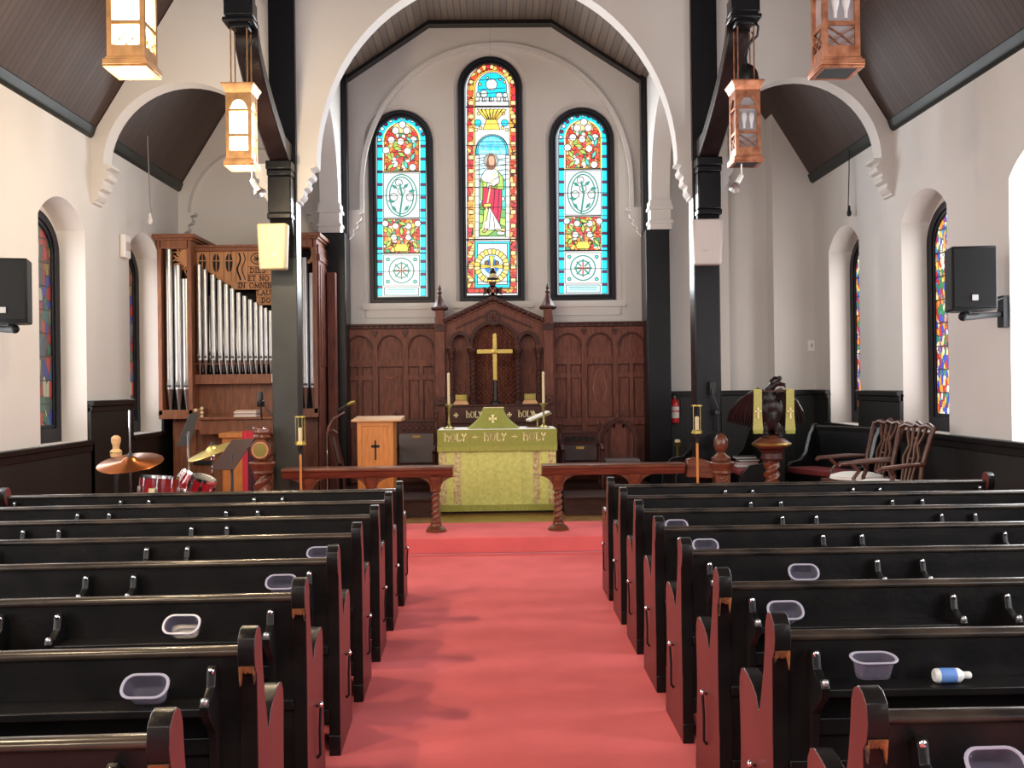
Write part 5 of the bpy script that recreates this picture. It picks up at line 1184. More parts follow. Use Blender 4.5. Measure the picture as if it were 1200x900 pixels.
s = MB(); mx, mz = OX(362), OZ(298); s.prism([(mx+.10*math.cos(a), mz+.13*math.sin(a)) for a in [-PI/2*1.2+PI*1.2*k/16 for k in range(17)]]+[(mx-.03+.08*math.cos(a), mz+.105*math.sin(a)) for a in [PI/2*1.1-PI*1.1*k/14 for k in range(15)]], 'xz', y-.02, y+.02, M['carved']); s.build('carved_moon', t)
# pipes
def pipe(px, ptop, pm, pf, r, yy):
    x = P(px, 400, yy).x; z = lambda py: P(px, py, yy).z; c = (x, yy, 0); m = MB(); zt, zm, zf = z(ptop), z(pm), z(pf)
    m.lathe([(r*.9, zt), (r, zt-.002), (r, zm+.0)], c, M['pipe'], 14)
    m.lathe([(r, zm), (r*1.04, zm-.004), (r*1.04, zm-.012), (r*.95, zm-.02), (r*.22, zf)], c, M['pipe'], 14)
    m.prism([(x-r*.55, zm+.012), (x+r*.55, zm+.012), (x+r*.55, zm+.04), (x-r*.55, zm+.04)], 'xz', yy-r*1.06, yy-r*.9, M['pipedark'])
    m.prism([(x-r*.5, zm+.042), (x+r*.5, zm+.042), (x, zm+.042+r*1.8)], 'xz', yy-r*1.03, yy-r*.9, M['pipe'])
    return m.build('pipe', t, smooth=45)
for px, a in ((199, 291), (209.5, 311), (219, 327)): pipe(px, a, 455, 484, .052, OY-.0)
for px, a in ((345, 290), (358, 302), (367, 320)): pipe(px, a, 453, 482, .047, OY-.0)
for k in range(13):
    px = 234.5+k*7.0 if k < 12 else 318; px = [234, 241, 250.5, 258.5, 266, 273, 280.5, 287.5, 294, 300.5, 306.5, 312, 317.5][k]
    pipe(px, [310, 316, 322, 328, 333, 338, 343, 347, 351, 354.5, 358, 361, 364][k], 421, 439, .037-.0009*k, OY+.04)
for px in (237.5, 246, 254, 262, 270, 277, 284, 291, 297): pipe(px, 341+(px-237)*.62, 418, 436, .018, OY+.13)
# carved headboard
yh = OY+.16
hb = MB(); hb.box(xa, OX(334), yh-.06, 12.9, OZ(292.5), OZ(287.5), mo); hb.box(xa-.02, OX(334), yh-.10, 12.9, OZ(288.5), OZ(286), mo); hb.build('head_rail', t, bevel=.004)
h = MB(); o_ = lambda px, py: XZ(px, py, yh)
h.prism([o_(229, 293), o_(340, 292), o_(340, 357), o_(300.5, 357.5), o_(300.5, 339), o_(272, 339.5), o_(270, 334), o_(262, 331), o_(255, 327), o_(248, 321), o_(240, 316), o_(229, 312)], 'xz', yh, yh+.03, M['carved']); h.build('carved_headboard', t)
d = MB(); g = lambda px, py, l=0: (P(px, py, yh).x, yh-.003-l*.002, P(px, py, yh).z)
for cx in (237.3, 253.5, 268.5):
    n = 18; d.add([g(cx+4.2*math.cos(2*PI*k/n), 308+11*math.sin(2*PI*k/n)) for k in range(n)], [tuple(range(n))], M['dark'])
for cx in (237.3, 253.5, 268.5): d.add([g(cx-.5, 297, 1), g(cx+.5, 297, 1), g(cx+.5, 319, 1), g(cx-.5, 319, 1)], [(0, 1, 2, 3)], M['carved']); d.add([g(cx-4.2, 305, 1), g(cx+4.2, 305, 1), g(cx+4.2, 306.2, 1), g(cx-4.2, 306.2, 1)], [(0, 1, 2, 3)], M['carved'])
for x in (245.6, 262, 271, 276.5, 290.3): d.add([g(x, 294), g(x+.5, 294), g(x+.5, 330), g(x, 330)], [(0, 1, 2, 3)], M['mahoganyd'])
for cx in (280, 285.5):
    ribbon(d, [(cx+1.8*math.sin(k*.55), 297+k*2.2) for k in range(15)], 2.0 if cx < 282 else 1.2, g, M['dark'])
ribbon(d, [(301.5+7.6*math.cos(2*PI*k/24), 303.2+6.2*math.sin(2*PI*k/24)) for k in range(25)], 1.1, g, M['dark'])
for k in range(8): a = PI/4*k; ribbon(d, [(301.5+2*math.cos(a), 303.2+1.6*math.sin(a)), (301.5+4.8*math.cos(a), 303.2+4*math.sin(a))], 1.0, g, M['dark'])
d.add([g(301.5+1.8*math.cos(2*PI*k/10), 303.2+1.5*math.sin(2*PI*k/10)) for k in range(10)], [tuple(range(10))], M['dark'])
for y_, x_ in ((312.3, 290.5), (321.5, 290.5), (330.8, 278), (339.2, 300.5), (348, 300.5)): d.add([g(x_, y_), g(320, y_-.3), g(320, y_+.2), g(x_, y_+.5)], [(0, 1, 2, 3)], M['mahoganyd'])
d.build('carved_openwork', t, smooth=0)
dk = M['mahoganyd']
for s_, x0, x1, y0, y1 in (('DIES', 293.5, 312.5, 319.8, 314), ('ET', 291.5, 300.5, 328.8, 323.3), ('NO', 304.5, 316.5, 328.8, 323.3), ('IN', 279.5, 288.5, 337.3, 331.8), ('OMNIB', 292.5, 319.2, 337.3, 331.8), ('LAU', 301.5, 318.5, 345.8, 340.6), ('DO', 307, 318, 354.6, 349.4)):
    l = MB(); write(l, s_.replace('O', 'o').replace('L', 'l'), x0, -y0, x1, y0-y1, lambda u, v: g(u, -v, 1), dk, .2); l.build('inscription', t, smooth=0)
b = MB(); b.box(xa, OX(334), OY+.0, OY+.22, OZ(450), OZ(438.5), mo); b.box(xa, OX(334), OY+.02, OY+.10, OZ(427), OZ(425.5), mo); b.build('pipe_rail', t, bevel=.004)
b = MB(); b.box(xa, OX(334), OY+.16, OY+.2, OZ(490), OZ(450), mo); b.box(OX(239), OX(334), OY-.22, OY+.2, OZ(508), OZ(489), mo); b.box(OX(239), OX(334), OY-.26, OY+.2, OZ(491), OZ(488), mo); b.box(OX(230), OX(239), OY-.15, OY+.2, OZ(503), OZ(478), mo); b.build('key_desk', t, bevel=.005)
b = MB(); b.box(OX(318.5), OX(325), OY-.02, OY, OZ(449), OZ(439), M['paper']); b.build('card', t)
for px, py in ((234, 480), (241, 478), (241, 482.5), (234, 485.5), (241, 487), (241, 491.5)): MB().lathe([(.018, -.0), (.022, -.01), (.018, -.022), (.004, -.025)], (OX(px), OY-.16 if True else 0, OZ(py)), M['ivory'], 10, 'y').build('stop_knob', t)
b = MB(); b.box(OX(200), OX(226), OY+.10, OY+.12, OZ(580), OZ(493), mo); b.box(OX(222), OX(245), OY+.085, OY+.12, OZ(545), OZ(540), M['dark']); b.box(OX(222), OX(252), OY+.09, OY+.12, OZ(532), OZ(529), mo); b.build('lower_panel', t, bevel=.004)
# side of the case towards the chancel and the wooden bass pipe
b = MB(); b.box(xr, xr+.02, OY-.06, 12.9, PL+.001, ztw-.1, M['mahogany'])
for k in range(5): y_ = OY+.02+k*.17; b.box(xr+.018, xr+.03, y_, y_+.10, 1.9, ztw-.35, M['mahogany'])
b.box(xr+.018, xr+.035, OY-.06, 12.9, ztw-.3, ztw-.22, M['mahogany']); b.build('side_panel', t, bevel=.004)
b = MB(); xw = xr+.10; b.box(xw-.055, xw+.055, 12.55, 12.68, PL+.001, P(389, 319, 12.55).z, M['mahogany']); b.build('wooden_pipe', t, bevel=.006)

# organ bench and cloths
Yb = 11.2; q = lambda px, py: P(px, py, Yb)
t = thing('organ_bench', 'orange-brown wooden bench end before the organ console', 'bench', (q(268, 0).x, Yb, PL))
b = MB(); b.box(q(254, 0).x, q(283, 0).x, Yb, Yb+.08, PL+.001, q(268, 513).z, M['pulpit']); b.box(q(251, 0).x, q(283, 0).x, Yb-.03, Yb+.45, q(268, 513).z, q(268, 507.5).z, M['pulpit']); b.box(q(254, 0).x, q(283, 0).x, Yb+.34, Yb+.42, PL+.001, q(268, 513).z, M['pulpit']); b.build('bench_frame', t, bevel=.005)
for xa_, xb_, z1, m, lab in ((284, 300, 505, 'redcloth', 'red cloth hanging beside the wooden organ bench'), (290.5, 303, 514, 'purplecloth', 'dark purple cloth hanging beside the gold-roundel newel')):
    Yc = 11.05 if m == 'redcloth' else 10.9; x0, x1 = P(xa_, 540, Yc).x, P(xb_, 540, Yc).x; zt = P(290, z1, Yc).z; c = MB(); vs = []; fs = []
    for k in range(13):
        u = x0+(x1-x0)*k/12; w = .012*math.sin(k*1.6); vs += [(u, Yc+w, PL+.002), (u, Yc+w*.6, zt), (u, Yc+w+.008, PL+.002), (u, Yc+w*.6+.008, zt)]
    for k in range(12): i = 4*k; fs += [(i, i+4, i+5, i+1), (i+2, i+3, i+7, i+6), (i+1, i+5, i+7, i+3), (i, i+2, i+6, i+4)]
    c.add(vs, fs, M[m]); o = c.build('hanging_cloth', at=((x0+x1)/2, Yc, PL), smooth=60); tag(o, lab, 'cloth')
Yk = OY-.12
def book(x0, x1, y, d, z0, z1, m, lab, par=None, grp=None, page=True):
    t = thing('book', lab, 'book', ((x0+x1)/2, y, z0), group=grp); e = .006
    b = MB(); b.box(x0, x1, y, y+d, z0, z0+e, M[m]); b.box(x0, x1, y, y+d, z1-e, z1, M[m]); b.box(x0, x1, y+d-e, y+d, z0+e, z1-e, M[m]); b.build('cover', t)
    MB().box(x0+.006, x1-.006, y+.004, y+d-e-.001, z0+e, z1-e, M['paper']).build('pages', t); return t
zk = OZ(488)+.001; x0, x1 = OX(279), OX(305)
for k, (m, w) in enumerate((('paper', 0), ('bookred', .01), ('paper', .0), ('carved', .02))):
    book(x0+w, x1+w*.5, OY-.24, .2, zk+k*.021, zk+k*.021+.02, m, ['pale hymn book at the bottom of the stack on the organ key desk', 'red hymn book second from the bottom of the stack on the organ key desk', 'pale hymn book third from the bottom on the organ key desk', 'tan hymn book on top of the stack on the organ key desk'][k], grp='hymn books on the organ')

# microphone on boom stand in front of the organ
Ym = 10.6; q = lambda px, py: P(px, py, Ym); t = thing('boom_microphone', 'black studio microphone on a boom stand in front of the organ', 'microphone', (q(328, 0).x, Ym, PL))
bs = Vector((q(328, 0).x, Ym, PL+.001)); top = q(327, 497)
b = MB(); b.tube([bs, top], .013, M['metalblack'], 8)
for k in range(3): a = 2*PI*k/3+.4; b.tube([bs+Vector((0, 0, .12)), bs+Vector((.26*math.cos(a), .26*math.sin(a), .012))], .010, M['metalblack'], 6)
b.build('stand', t); MB().tube([top+Vector((0, -.02, 0)), q(318, 485), q(309, 474)], .010, M['metalblack'], 8).build('boom', t); MB().ball(top, .025, M['metalblack'], 8, 6).build('clamp', t)
c = q(305.5, 468); MB().lathe([(.035, -.08), (.042, -.07), (.042, -.02), (.03, -.01), (.03, .07), (.022, .085)], c, M['metalblack'], 12).build('microphone_body', t); MB().tube([c+Vector((0, 0, -.08)), c+Vector((.01, 0, -.22))], .008, M['metalblack'], 6).build('cable', t)

# ================================================================== MUSIC CORNER
def desk(name, pts, Yd, dd, m, px, lab, tilt):
    q = [P(x, y, Yd+d) for (x, y), d in zip(pts, tilt)]; t = thing('music_stand', lab, 'music stand', (P(px, 560, Yd).x, Yd, 0))
    n = (q[1]-q[0]).cross(q[2]-q[0]).normalized()*.012; b = MB(); b.add(q+[v+n for v in q], [(0, 1, 2, 3), (7, 6, 5, 4)]+[(k, (k+1) % 4, (k+1) % 4+4, k+4) for k in range(4)], M[m]); b.build('desk', t, bevel=.004)
    c = sum(q, Vector())/4; b = MB(); bx = Vector((P(px, 560, Yd).x, Yd+.05, 0)); z0 = PL if Yd > 9.56 else 0
    b.tube([(bx.x, bx.y, z0+.002), (bx.x, bx.y, c.z-.06), (c.x, c.y, c.z)], .013, M['metalblack'] if m != 'standgrey' else M['chrome'], 8)
    for k in range(3): a = 2*PI*k/3; b.tube([(bx.x, bx.y, z0+.10), (bx.x+.16*math.cos(a), bx.y+.16*math.sin(a), z0+.01)], .009, M['metalblack'], 6)
    b.build('pole', t); return t
desk('a', [(206, 524), (222, 522), (232.5, 483), (222, 485)], 9.45, 0, 'standgrey', 219, 'grey music stand seen edge on before the organ', (0, .08, .14, .06))
desk('b', [(247, 551), (274, 551), (299, 514.5), (272, 516)], 8.5, 0, 'standmaroon', 270, 'dark maroon music stand in front of the brass cymbal and bench', (0, 0, .2, .2))
def cym(px, py, Yc, R_, tilt, m, lab, rod_top):
    c = P(px, py, Yc); t = thing('cymbal', lab, 'cymbal', (c.x, c.y, 0)); rot = Euler(tilt).to_matrix()
    b = MB(); b.lathe([(R_, -.012), (R_*.98, -.008), (R_*.25, .012), (R_*.2, .03), (.02, .045), (.012, .043), (R_*.19, .026), (R_*.25, .006), (R_*.98, -.013)], c, M[m], 40, rot=rot); b.build('cymbal_plate', t, smooth=50)
    if R_ > .2:
        g_ = MB()
    s = MB(); s.tube([(c.x, c.y, .002), c, c+Vector((0, 0, rod_top))], .009, M['chrome'], 8); s.lathe([(.02, .03), (.022, .06), (.012, .075)], c, M['metalblack'], 10); s.lathe([(.02, -.03), (.026, -.06), (.02, -.09)], c, M['chrome'], 10)
    for k in range(3): a = 2*PI*k/3+.5; s.tube([(c.x, c.y, .28), (c.x+.26*math.cos(a), c.y+.26*math.sin(a), .012)], .010, M['chrome'], 6)
    s.build('stand', t); return t
cym(152.5, 541, 8.1, .262, (.25, -.03, 0), 'bronze', 'copper coloured cymbal on a tall chrome stand at the left wall', .42)
cym(249, 527.5, 9.05, .235, (.18, -.32, 0), 'cymbal', 'brass cymbal tilted behind the maroon music stand', .06)
def drum(px, py, Yd, R_, H, tilt, lab, badge=True):
    c = P(px, py, Yd); t = thing('drum', lab, 'drum', c); rot = Euler(tilt).to_matrix()
    b = MB(); b.lathe([(R_*.97, -H/2), (R_*.97, H/2)], c, M['drumred'], 28, rot=rot); b.build('shell', t)
    for s in (-1, 1): b = MB(); b.lathe([(R_*.98, s*H/2-.012), (R_*1.05, s*H/2-.012), (R_*1.05, s*H/2+.012), (R_*.95, s*H/2+.014), (R_*.95, s*H/2+.004)], c, M['chrome'], 28, rot=rot); b.build('hoop', t)
    b = MB(); b.lathe([(R_*.96, H/2), (R_*.96, H/2+.004)], c, M['drumhead'], 28, rot=rot); b.build('drum_head', t)
    for k in range(8):
        a = 2*PI*k/8+.2; p = rot @ Vector((R_*1.02*math.cos(a), R_*1.02*math.sin(a), 0)); b = MB(); d = rot @ Vector((0, 0, 1))
        b.tube([c+p-d*H*.5, c+p+d*H*.5], .008, M['chrome'], 6); b.obox(c+p, (d, p, d.cross(p)), (.032, .012, .012), M['chrome']); b.build('lug', t)
    if badge: p = rot @ Vector((.0, -R_*.985, 0)); b = MB(); b.obox(c+p, (rot @ Vector((1, 0, 0)), rot @ Vector((0, 1, 0)), rot @ Vector((0, 0, 1))), (.032, .006, .02), M['gold']); b.build('badge', t)
    for k in range(3):
        a = 2*PI*k/3+.5; b = MB(); zb_ = c.z-H/2-.02; b.tube([(c.x+R_*.9*math.cos(a), c.y+R_*.9*math.sin(a), zb_+.05), (c.x+R_*1.15*math.cos(a), c.y+R_*1.15*math.sin(a), .004)], .009, M['chrome'], 6); b.build('leg', t)
    return t
drum(186, 575, 8.72, .162, .24, (-.10, .06, 0), 'red drum with chrome hoops and a gold badge under the copper cymbal')
drum(224, 567, 9.1, .13, .16, (-.25, .5, 0), 'small tilted drum with chrome lugs right of the red drum', False)
drum(236, 571, 8.45, .10, .16, (.1, .35, 0), 'smallest red drum with a bright chrome rim beside the maroon music stand', False)
c = P(136, 530, 8.75); t = thing('turned_wooden_handle', 'pale turned wooden handle standing behind the copper cymbal', 'handle', (c.x, c.y, 0))
MB().tube([(c.x, c.y, .002), (c.x, c.y, c.z-.03)], .02, M['metalblack'], 8).build('stand', t)
MB().lathe([(.045, -.04), (.05, -.02), (.05, .01), (.028, .03), (.03, .06), (.042, .10), (.04, .13), (.015, .15)], c, M['pulpittop'], 14).build('handle', t)
MB().lathe([(.052, -.005), (.054, 0), (.052, .006)], c, M['brass'], 14).build('collar', t)

# ================================================================== RIGHT CHAPEL
# side platform for both chapels
for a, b_, c_, d_, e_ in ((2.45, 2.95, 8.95, 9.555, PL), (2.95, 4.15, 8.55, 9.558, .25), (2.95, 4.15, 9.561, 10.22, .25)):
    MB().box(a, b_, c_, d_, .0 if c_ < 9.5 else PL+.001, e_, M['carpet']).build('platform', kind='structure', bevel=.01)
def blob(parts, name, parent, m, vox=.012):
    b = MB()
    for p in parts: b.ball(p[0], p[1], m, 14, 10, rot=Euler(p[2]).to_matrix() if len(p) > 2 else None)
    o = b.build(name, parent); r = o.modifiers.new('remesh', 'REMESH'); r.mode = 'VOXEL'; r.voxel_size = vox; r.use_smooth_shade = True
    s = o.modifiers.new('smooth', 'SMOOTH'); s.iterations = 4; return o
Yg = 9.9; E = lambda px, py: P(px, py, Yg); ex = E(904, 520).x
t = thing('eagle_lectern', 'dark carved eagle lectern on a turned pedestal in the right chapel', 'lectern', (ex, Yg, PL)); c = (ex, Yg, 0); er = M['mahoganyd']
zc = E(904, 515).z
p = MB(); p.lathe([(.17, PL+.001), (.17, PL+.05), (.12, PL+.09), (.085, PL+.12), (.08, .42)], c, er, 20); p.twist(c, .085, .42, E(904, 540).z, M['railwood'], 2.2, 2, .34, 16, 40)
p.lathe([(.09, E(904, 540).z), (.11, E(904, 537).z), (.10, E(904, 531).z), (.13, E(904, 527).z)], c, er, 20); p.build('pedestal', t)
p = MB(); p.lathe([(.10, E(904, 528).z), (.185, E(904, 522).z), (.19, E(904, 519).z), (.13, E(904, 514).z), (.06, E(904, 510).z)], c, M['railwood'], 24); p.lathe([(.192, E(904, 521.5).z), (.197, E(904, 520).z), (.19, E(904, 518.6).z)], c, M['brass'], 24); p.build('globe_base', t)
def e3(px, py, d=0): v = E(px, py); return (v.x, v.y+d, v.z)
blob([(e3(903, 487), (.085, .09, .15)), (e3(902, 476), (.105, .10, .10)), (e3(900.5, 466), (.075, .075, .075), (0, .25, 0)), (e3(900, 459, -.01), (.05, .055, .07), (0, .3, 0)), (e3(904, 452.5, -.03), (.042, .05, .05), (0, .5, 0)), (e3(909, 449, -.05), (.042, .045, .034), (0, -.4, 0)),
      (e3(895, 480, -.03), (.05, .06, .11)), (e3(911, 480, -.03), (.05, .06, .11)), (e3(896, 503), (.045, .055, .08)), (e3(911, 503), (.045, .055, .08)), (e3(896, 511, -.03), (.045, .06, .025)), (e3(911, 511, -.03), (.045, .06, .025)), (e3(903, 505, .08), (.06, .04, .12))], 'eagle_body', t, M['eagle'])
k_ = MB(); k_.tube([e3(911, 450, -.07), e3(916, 451, -.10), e3(917, 455, -.10)], [.024, .018, .004], M['eagle'], 8)
k_.tube([e3(902, 447), e3(907, 443, -.02), e3(912, 443, -.03)], [.012, .02, .012], M['eagle'], 8); k_.ball(e3(912.5, 443.5, -.03), .026, M['metalblack'], 10, 8); k_.build('beak', t)
for s in (-1, 1):
    w = MB(); rx_ = 1 if s > 0 else .72
    for k in range(12):
        f = k/11; a = e3(903+s*(7+f*30*rx_), 458.5+f*f*12, .07+.17*f); b_ = e3(903+s*(8+f*45*rx_), 504-f*8, .20+.16*f)
        w.tube([a, Vector(a).lerp(Vector(b_), .5)+Vector((s*.02, .02, 0)), b_], [.030, .026, .010], M['eagle'], 6)
    w.tube([e3(903+s*5, 461, .05), e3(903+s*16*rx_, 458, .12), e3(903+s*27*rx_, 463, .18), e3(903+s*40*rx_, 474, .24), e3(903+s*52*rx_, 497, .34)], [.03, .034, .028, .018, .006], M['eagle'], 8)
    w.build('wing', t, smooth=60)
MB().prism([(e3(884, 0)[0], E(904, 459).z), (e3(924, 0)[0], E(904, 459).z), (e3(924, 0)[0], E(904, 457.5).z), (e3(884, 0)[0], E(904, 457.5).z)], 'xz', Yg-.11, Yg+.12, er).build('book_ledge', t)
for px, lab in ((884, 'left gold-green stole with a cross hanging from the eagle lectern'), (921.5, 'right gold-green stole with a cross hanging from the eagle lectern')):
    x = E(px, 480).x; y = Yg-.135; z1, z0 = E(px, 456.5).z, E(px, 504).z; t2 = thing('stole', lab, 'stole', (x, y, z0)); s = MB()
    vs = []; fs = []; n = 10
    for k in range(n+1): f = k/n; z = z0+(z1-z0)*f; h = .040+.006*(1-f)**3*2; yy = y+.006*math.sin(f*5); vs += [(x-h, yy, z), (x+h, yy, z), (x-h, yy+.006, z), (x+h, yy+.006, z)]
    for k in range(n): i = 4*k; fs += [(i, i+1, i+5, i+4), (i+2, i+6, i+7, i+3), (i, i+4, i+6, i+2), (i+1, i+3, i+7, i+5)]
    s.add(vs, fs, M['stole']); s.box(x-.04, x+.04, y, y+.14, z1, z1+.006, M['stole']); s.build('silk_band', t2)
    zc_ = E(px, 483).z; k2 = MB(); k2.box(x-.008, x+.008, y-.010, y-.006, zc_-.06, zc_+.05, M['gold']); k2.box(x-.032, x+.032, y-.010, y-.006, zc_+.005, zc_+.02, M['gold']); k2.build('cross', t2)
    f2 = MB(); f2.box(x-.046, x+.046, y-.004, y+.010, z0-.03, z0+.01, M['fringe']); f2.build('fringe', t2)
# choir benches
def bench(loc, rz, L, lab, cushion=True, h=1.0):
    t = thing('choir_bench', lab, 'bench', loc, rz); m = M['black']
    for s in (-1, 1):
        e = MB(); x = s*L/2; pr = [(-.46, 0), (-.46, .42), (-.40, .50), (-.34, .56), (-.20, .58), (-.12, .66), (-.05, .88), (-.02, h-.06), (.0, h+.0), (.04, h+.01), (.06, h-.03), (.05, h-.1), (.04, 0)]
        e.prism(pr, 'yz', x-.028, x+.028, m); e.build('end_panel', t, local=True, bevel=.006, smooth=40)
    b = MB(); b.prism([(.0, .10), (.03, .10), (.045, h-.05), (.02, h-.05), (-.03, .5)], 'yz', -L/2, L/2, m); b.prism([(.0, h-.05), (.06, h-.05), (.06, h-.02), (.03, h-.005), (.0, h-.02)], 'yz', -L/2, L/2, m); b.build('backrest', t, local=True)
    s_ = MB(); s_.box(-L/2, L/2, -.44, -.0, .40, .44, m); s_.box(-L/2, L/2, -.40, -.37, .1, .40, m); s_.build('seat', t, local=True)
    if cushion: c_ = MB(); c_.box(-L/2+.05, L/2-.05, -.44, -.06, .441, .51, M['cushion']); c_.build('cushion', t, local=True, bevel=.02)
    return t
def cab(lab, x0, x1, Y, z1):
    pass
bench((3.85, 10.85, PL), -1.15, 1.0, 'black choir bench with a red cushion below the right chapel window', h=.98)
bench((3.10, 11.35, PL), -PI/2, 1.2, 'black choir bench with a dark red cushion behind the eagle lectern', h=.98)
bench((2.47, 11.6, PL), -PI/2, .9, 'black bench with a red cushion between the right posts', h=.86)
# prayer books
zb_ = PL+.512; Yk = 11.1
xs_ = 2.84
for k, (m, dx, lab) in enumerate((('paper', 0, 'pale book at the bottom of the stack on the choir bench'), ('bookred', .0, 'red book second from the bottom of the choir bench stack'), ('bookblue', .015, 'dark blue book third from the bottom of the choir bench stack'), ('bookblack', -.02, 'black book on top of the choir bench stack'))):
    book(xs_-.12+dx, xs_+.12+dx, Yk+.02, .18, zb_+.03*k, zb_+.03*k+.029, m, lab, grp='books on the choir bench')
# carved armchairs
def armchair(loc, rz, lab):
    t = thing('carved_armchair', lab, 'chair', loc, rz); m = M['chairwood']; sw, sd = .27, .25   # faces -y locally
    s = MB(); s.prism([(-sw, -sd), (sw, -sd), (sw*.85, sd), (-sw*.85, sd)], 'xy', .40, .45, m); s.build('seat_frame', t, local=True, zs_=.88, bevel=.008)
    c = MB(); c.lathe([(.22, .45), (.26, .465), (.25, .50), (.16, .53), (.02, .54)], (0, -.01, 0), M['white'], 24); c.build('seat_cushion', t, local=True, zs_=.88)
    for sx in (-1, 1):
        MB().tube([(sx*.24, -.22, .42), (sx*.27, -.25, .28), (sx*.245, -.23, .10), (sx*.26, -.26, .02)], [.035, .034, .02, .03], m, 10).build('front_leg', t, local=True, zs_=.88)
        MB().tube([(sx*.22, .27, .01), (sx*.21, .23, .42), (sx*.22, .26, .70), (sx*.24, .34, 1.0), (sx*.25, .37, 1.09)], [.022, .026, .024, .022, .02], m, 10).build('back_post', t, local=True, zs_=.88)
        MB().tube([(sx*.225, .27, .70), (sx*.28, .05, .70), (sx*.30, -.16, .685), (sx*.32, -.24, .68), (sx*.31, -.27, .655)], [.02, .024, .026, .026, .02], m, 10).build('arm', t, local=True, zs_=.88)
        MB().tube([(sx*.29, -.14, .68), (sx*.27, -.07, .60), (sx*.29, -.12, .52), (sx*.26, -.10, .43)], [.02, .022, .02, .022], m, 10).build('arm_support', t, local=True, zs_=.88)
    b = MB(); b.tube([(-.26, .365, 1.06), (-.16, .375, 1.10), (-.06, .38, 1.08), (0, .38, 1.11), (.06, .38, 1.08), (.16, .375, 1.10), (.26, .365, 1.06)], [.02, .03, .025, .035, .025, .03, .02], m, 10); b.build('crest_rail', t, local=True, zs_=.88)
    b = MB(); f3 = lambda u, w: (u, .235+(w-.45)*.22+.0, w)
    b.tube([f3(-.21, .47), f3(.21, .47)], .022, m, 8)
    for u in (-.10, -.035, .035, .10):
        b.tube([f3(u*.7, .48), f3(u*.8, .62), f3(u*1.15, .76), f3(u*.6, .88), f3(u*1.2, 1.0), f3(u*1.3, 1.08)], [.016, .014, .016, .016, .016, .016], m, 8)
    for w, r_ in ((.70, .045), (.92, .04)): b.tube([f3(r_*math.cos(2*PI*k/14), w+r_*math.sin(2*PI*k/14)) for k in range(15)], .013, m, 6)
    b.build('pierced_splat', t, local=True, zs_=.88); return t
armchair((3.60, 9.80, .25), -1.35, 'carved armchair with a white seat, the left one of two by the right wall')
armchair((3.55, 9.02, .25), -1.35, 'carved armchair with a white seat, the right one of two by the right wall')
# fire extinguisher and brass holder
q = P(790, 481, YE-.12); t = thing('fire_extinguisher', 'red fire extinguisher hung on the dark panelling between the right posts', 'extinguisher', q); c = q
MB().lathe([(.055, -.17), (.066, -.16), (.066, .08), (.05, .125), (.022, .15), (.022, .165)], c, M['extred'], 18).build('cylinder', t)
MB().lathe([(.0675, -.10), (.0675, -.02)], c, M['paper'], 18).build('label_band', t); 
MB().lathe([(.0675, .0), (.0675, .05)], c, M['paper'], 18).build('label_band', t)
h = MB(); h.lathe([(.02, .165), (.028, .18), (.02, .20)], c, M['chrome'], 10); h.bar(c+Vector((-.01, -.01, .19)), c+Vector((.07, -.03, .215)), .02, .012, M['metalblack']); h.bar(c+Vector((-.01, -.01, .205)), c+Vector((.06, -.03, .24)), .02, .012, M['metalblack']); h.build('valve_handle', t)
MB().tube([c+Vector((.02, -.02, .185)), c+Vector((.085, -.03, .15)), c+Vector((.09, -.03, .0)), c+Vector((.075, -.03, -.06))], .010, M['metalblack'], 8).build('hose', t)
MB().box(c.x-.03, c.x+.03, c.y+.066, YE-.037, c.z-.05, c.z+.1, M['metalblack']).build('wall_hook', t)
q = P(794, 520, 12.35); t = thing('brass_candle_holder', 'small brass holder with a short pale candle by the fire extinguisher', 'candle holder', (q.x, q.y, PL))
MB().lathe([(.09, PL+.001), (.09, PL+.02), (.018, PL+.05), (.016, q.z-.06), (.03, q.z-.03), (.055, q.z+.02), (.05, q.z+.02), (.02, q.z-.02)], (q.x, q.y, 0), M['olivebrass'], 14).build('stand', t)
MB().lathe([(.035, q.z-.0), (.035, q.z+.05), (.008, q.z+.055)], (q.x, q.y, 0), M['ivory'], 12).build('candle', t)
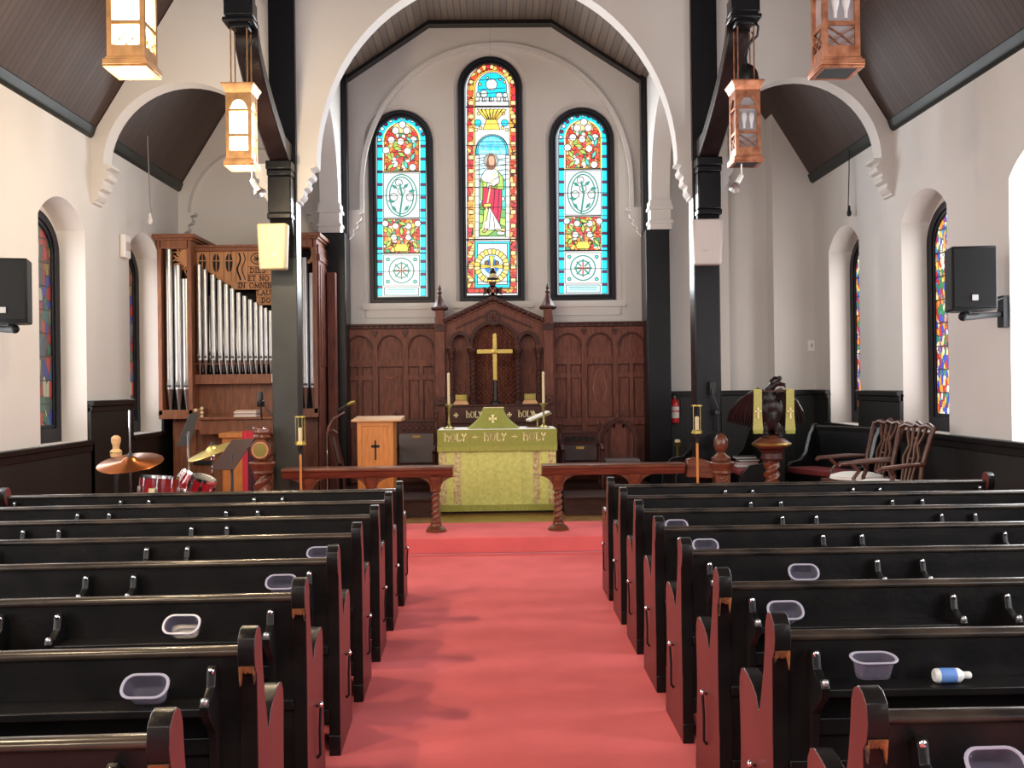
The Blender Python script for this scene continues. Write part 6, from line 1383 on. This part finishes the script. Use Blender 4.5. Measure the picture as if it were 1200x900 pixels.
# microphone clipped to the right post
q = P(835, 470, 10.15); t = thing('post_microphone', 'black microphone arm clamped to the dark post right of the rail', 'microphone', q)
w = lambda px, py: P(px, py, 10.1)
b = MB(); b.box(q.x-.03, q.x+.03, 10.12, 10.19, w(834, 462).z, w(834, 447).z, M['metalblack']); b.build('clamp', t, bevel=.006)
MB().tube([w(834, 455), w(836, 466), w(841, 478), w(842, 505)], .010, M['metalblack'], 8).build('arm', t); MB().lathe([(.02, -.03), (.035, -.02), (.035, .02), (.02, .03)], w(841, 483), M['metalblack'], 12).build('microphone_head', t)

# ================================================================== LIGHT
W = bpy.data.worlds.new('world'); SC.world = W; W.use_nodes = True
W.node_tree.nodes['Background'].inputs[0].default_value = (.75, .85, 1, 1); W.node_tree.nodes['Background'].inputs[1].default_value = .3
def area(name, loc, rot, sx, sy, e, col):
    l = bpy.data.lights.new(name, 'AREA'); l.shape = 'RECTANGLE'; l.size = sx; l.size_y = sy; l.energy = e; l.color = col
    o = bpy.data.objects.new(name, l); COL.objects.link(o); o.location = loc; o.rotation_euler = rot; return o
# soft fill added unseen behind the viewer, then daylight at the nave side windows
area('rear_fill_light', (0, YB+.3, 6.2), (math.radians(68), 0, 0), 4.5, 4.0, 230, (.95, .96, 1))
for sx in (-1, 1):
    for a, b_ in NICHES:
        if a < 7.5: area('side_window_daylight', (sx*4.40, (a+b_)/2, 2.25), (0, sx*math.radians(90), 0), 1.9, .75, 48 if sx > 0 else 40, (.95, .97, 1))
        else: area('side_window_daylight', (sx*4.42, (a+b_)/2, 2.25), (0, sx*math.radians(90), 0), 1.8, .7, 10, (1, .96, .93))
for a, b_, z0, zs, h in WB: area('east_window_daylight', ((a+b_)/2, YE-.0, (z0+zs)/2), (math.radians(-90), 0, 0), .6, 1.9, 38, (.92, .96, 1))
for x, y, z in ((-2.23, 8.62, 3.72), (-2.17, 5.85, 3.66), (-2.15, 3.0, 3.62), (-2.15, .2, 3.62)):  # last two are unseen lights added along the row, no lantern modelled
    l = bpy.data.lights.new('lamp_bulb', 'POINT'); l.energy = 62; l.color = (1, .78, .5); l.shadow_soft_size = .05
    o = bpy.data.objects.new('lamp_bulb', l); COL.objects.link(o); o.location = (x, y, z-.36)
SC.view_settings.view_transform = 'Standard'; SC.view_settings.look = 'None'; SC.view_settings.gamma = 1; SC.view_settings.use_curve_mapping = False
SC.view_settings.exposure = 0.86
SC.cycles.max_bounces = 8; SC.cycles.diffuse_bounces = 5; SC.cycles.sample_clamp_indirect = 6
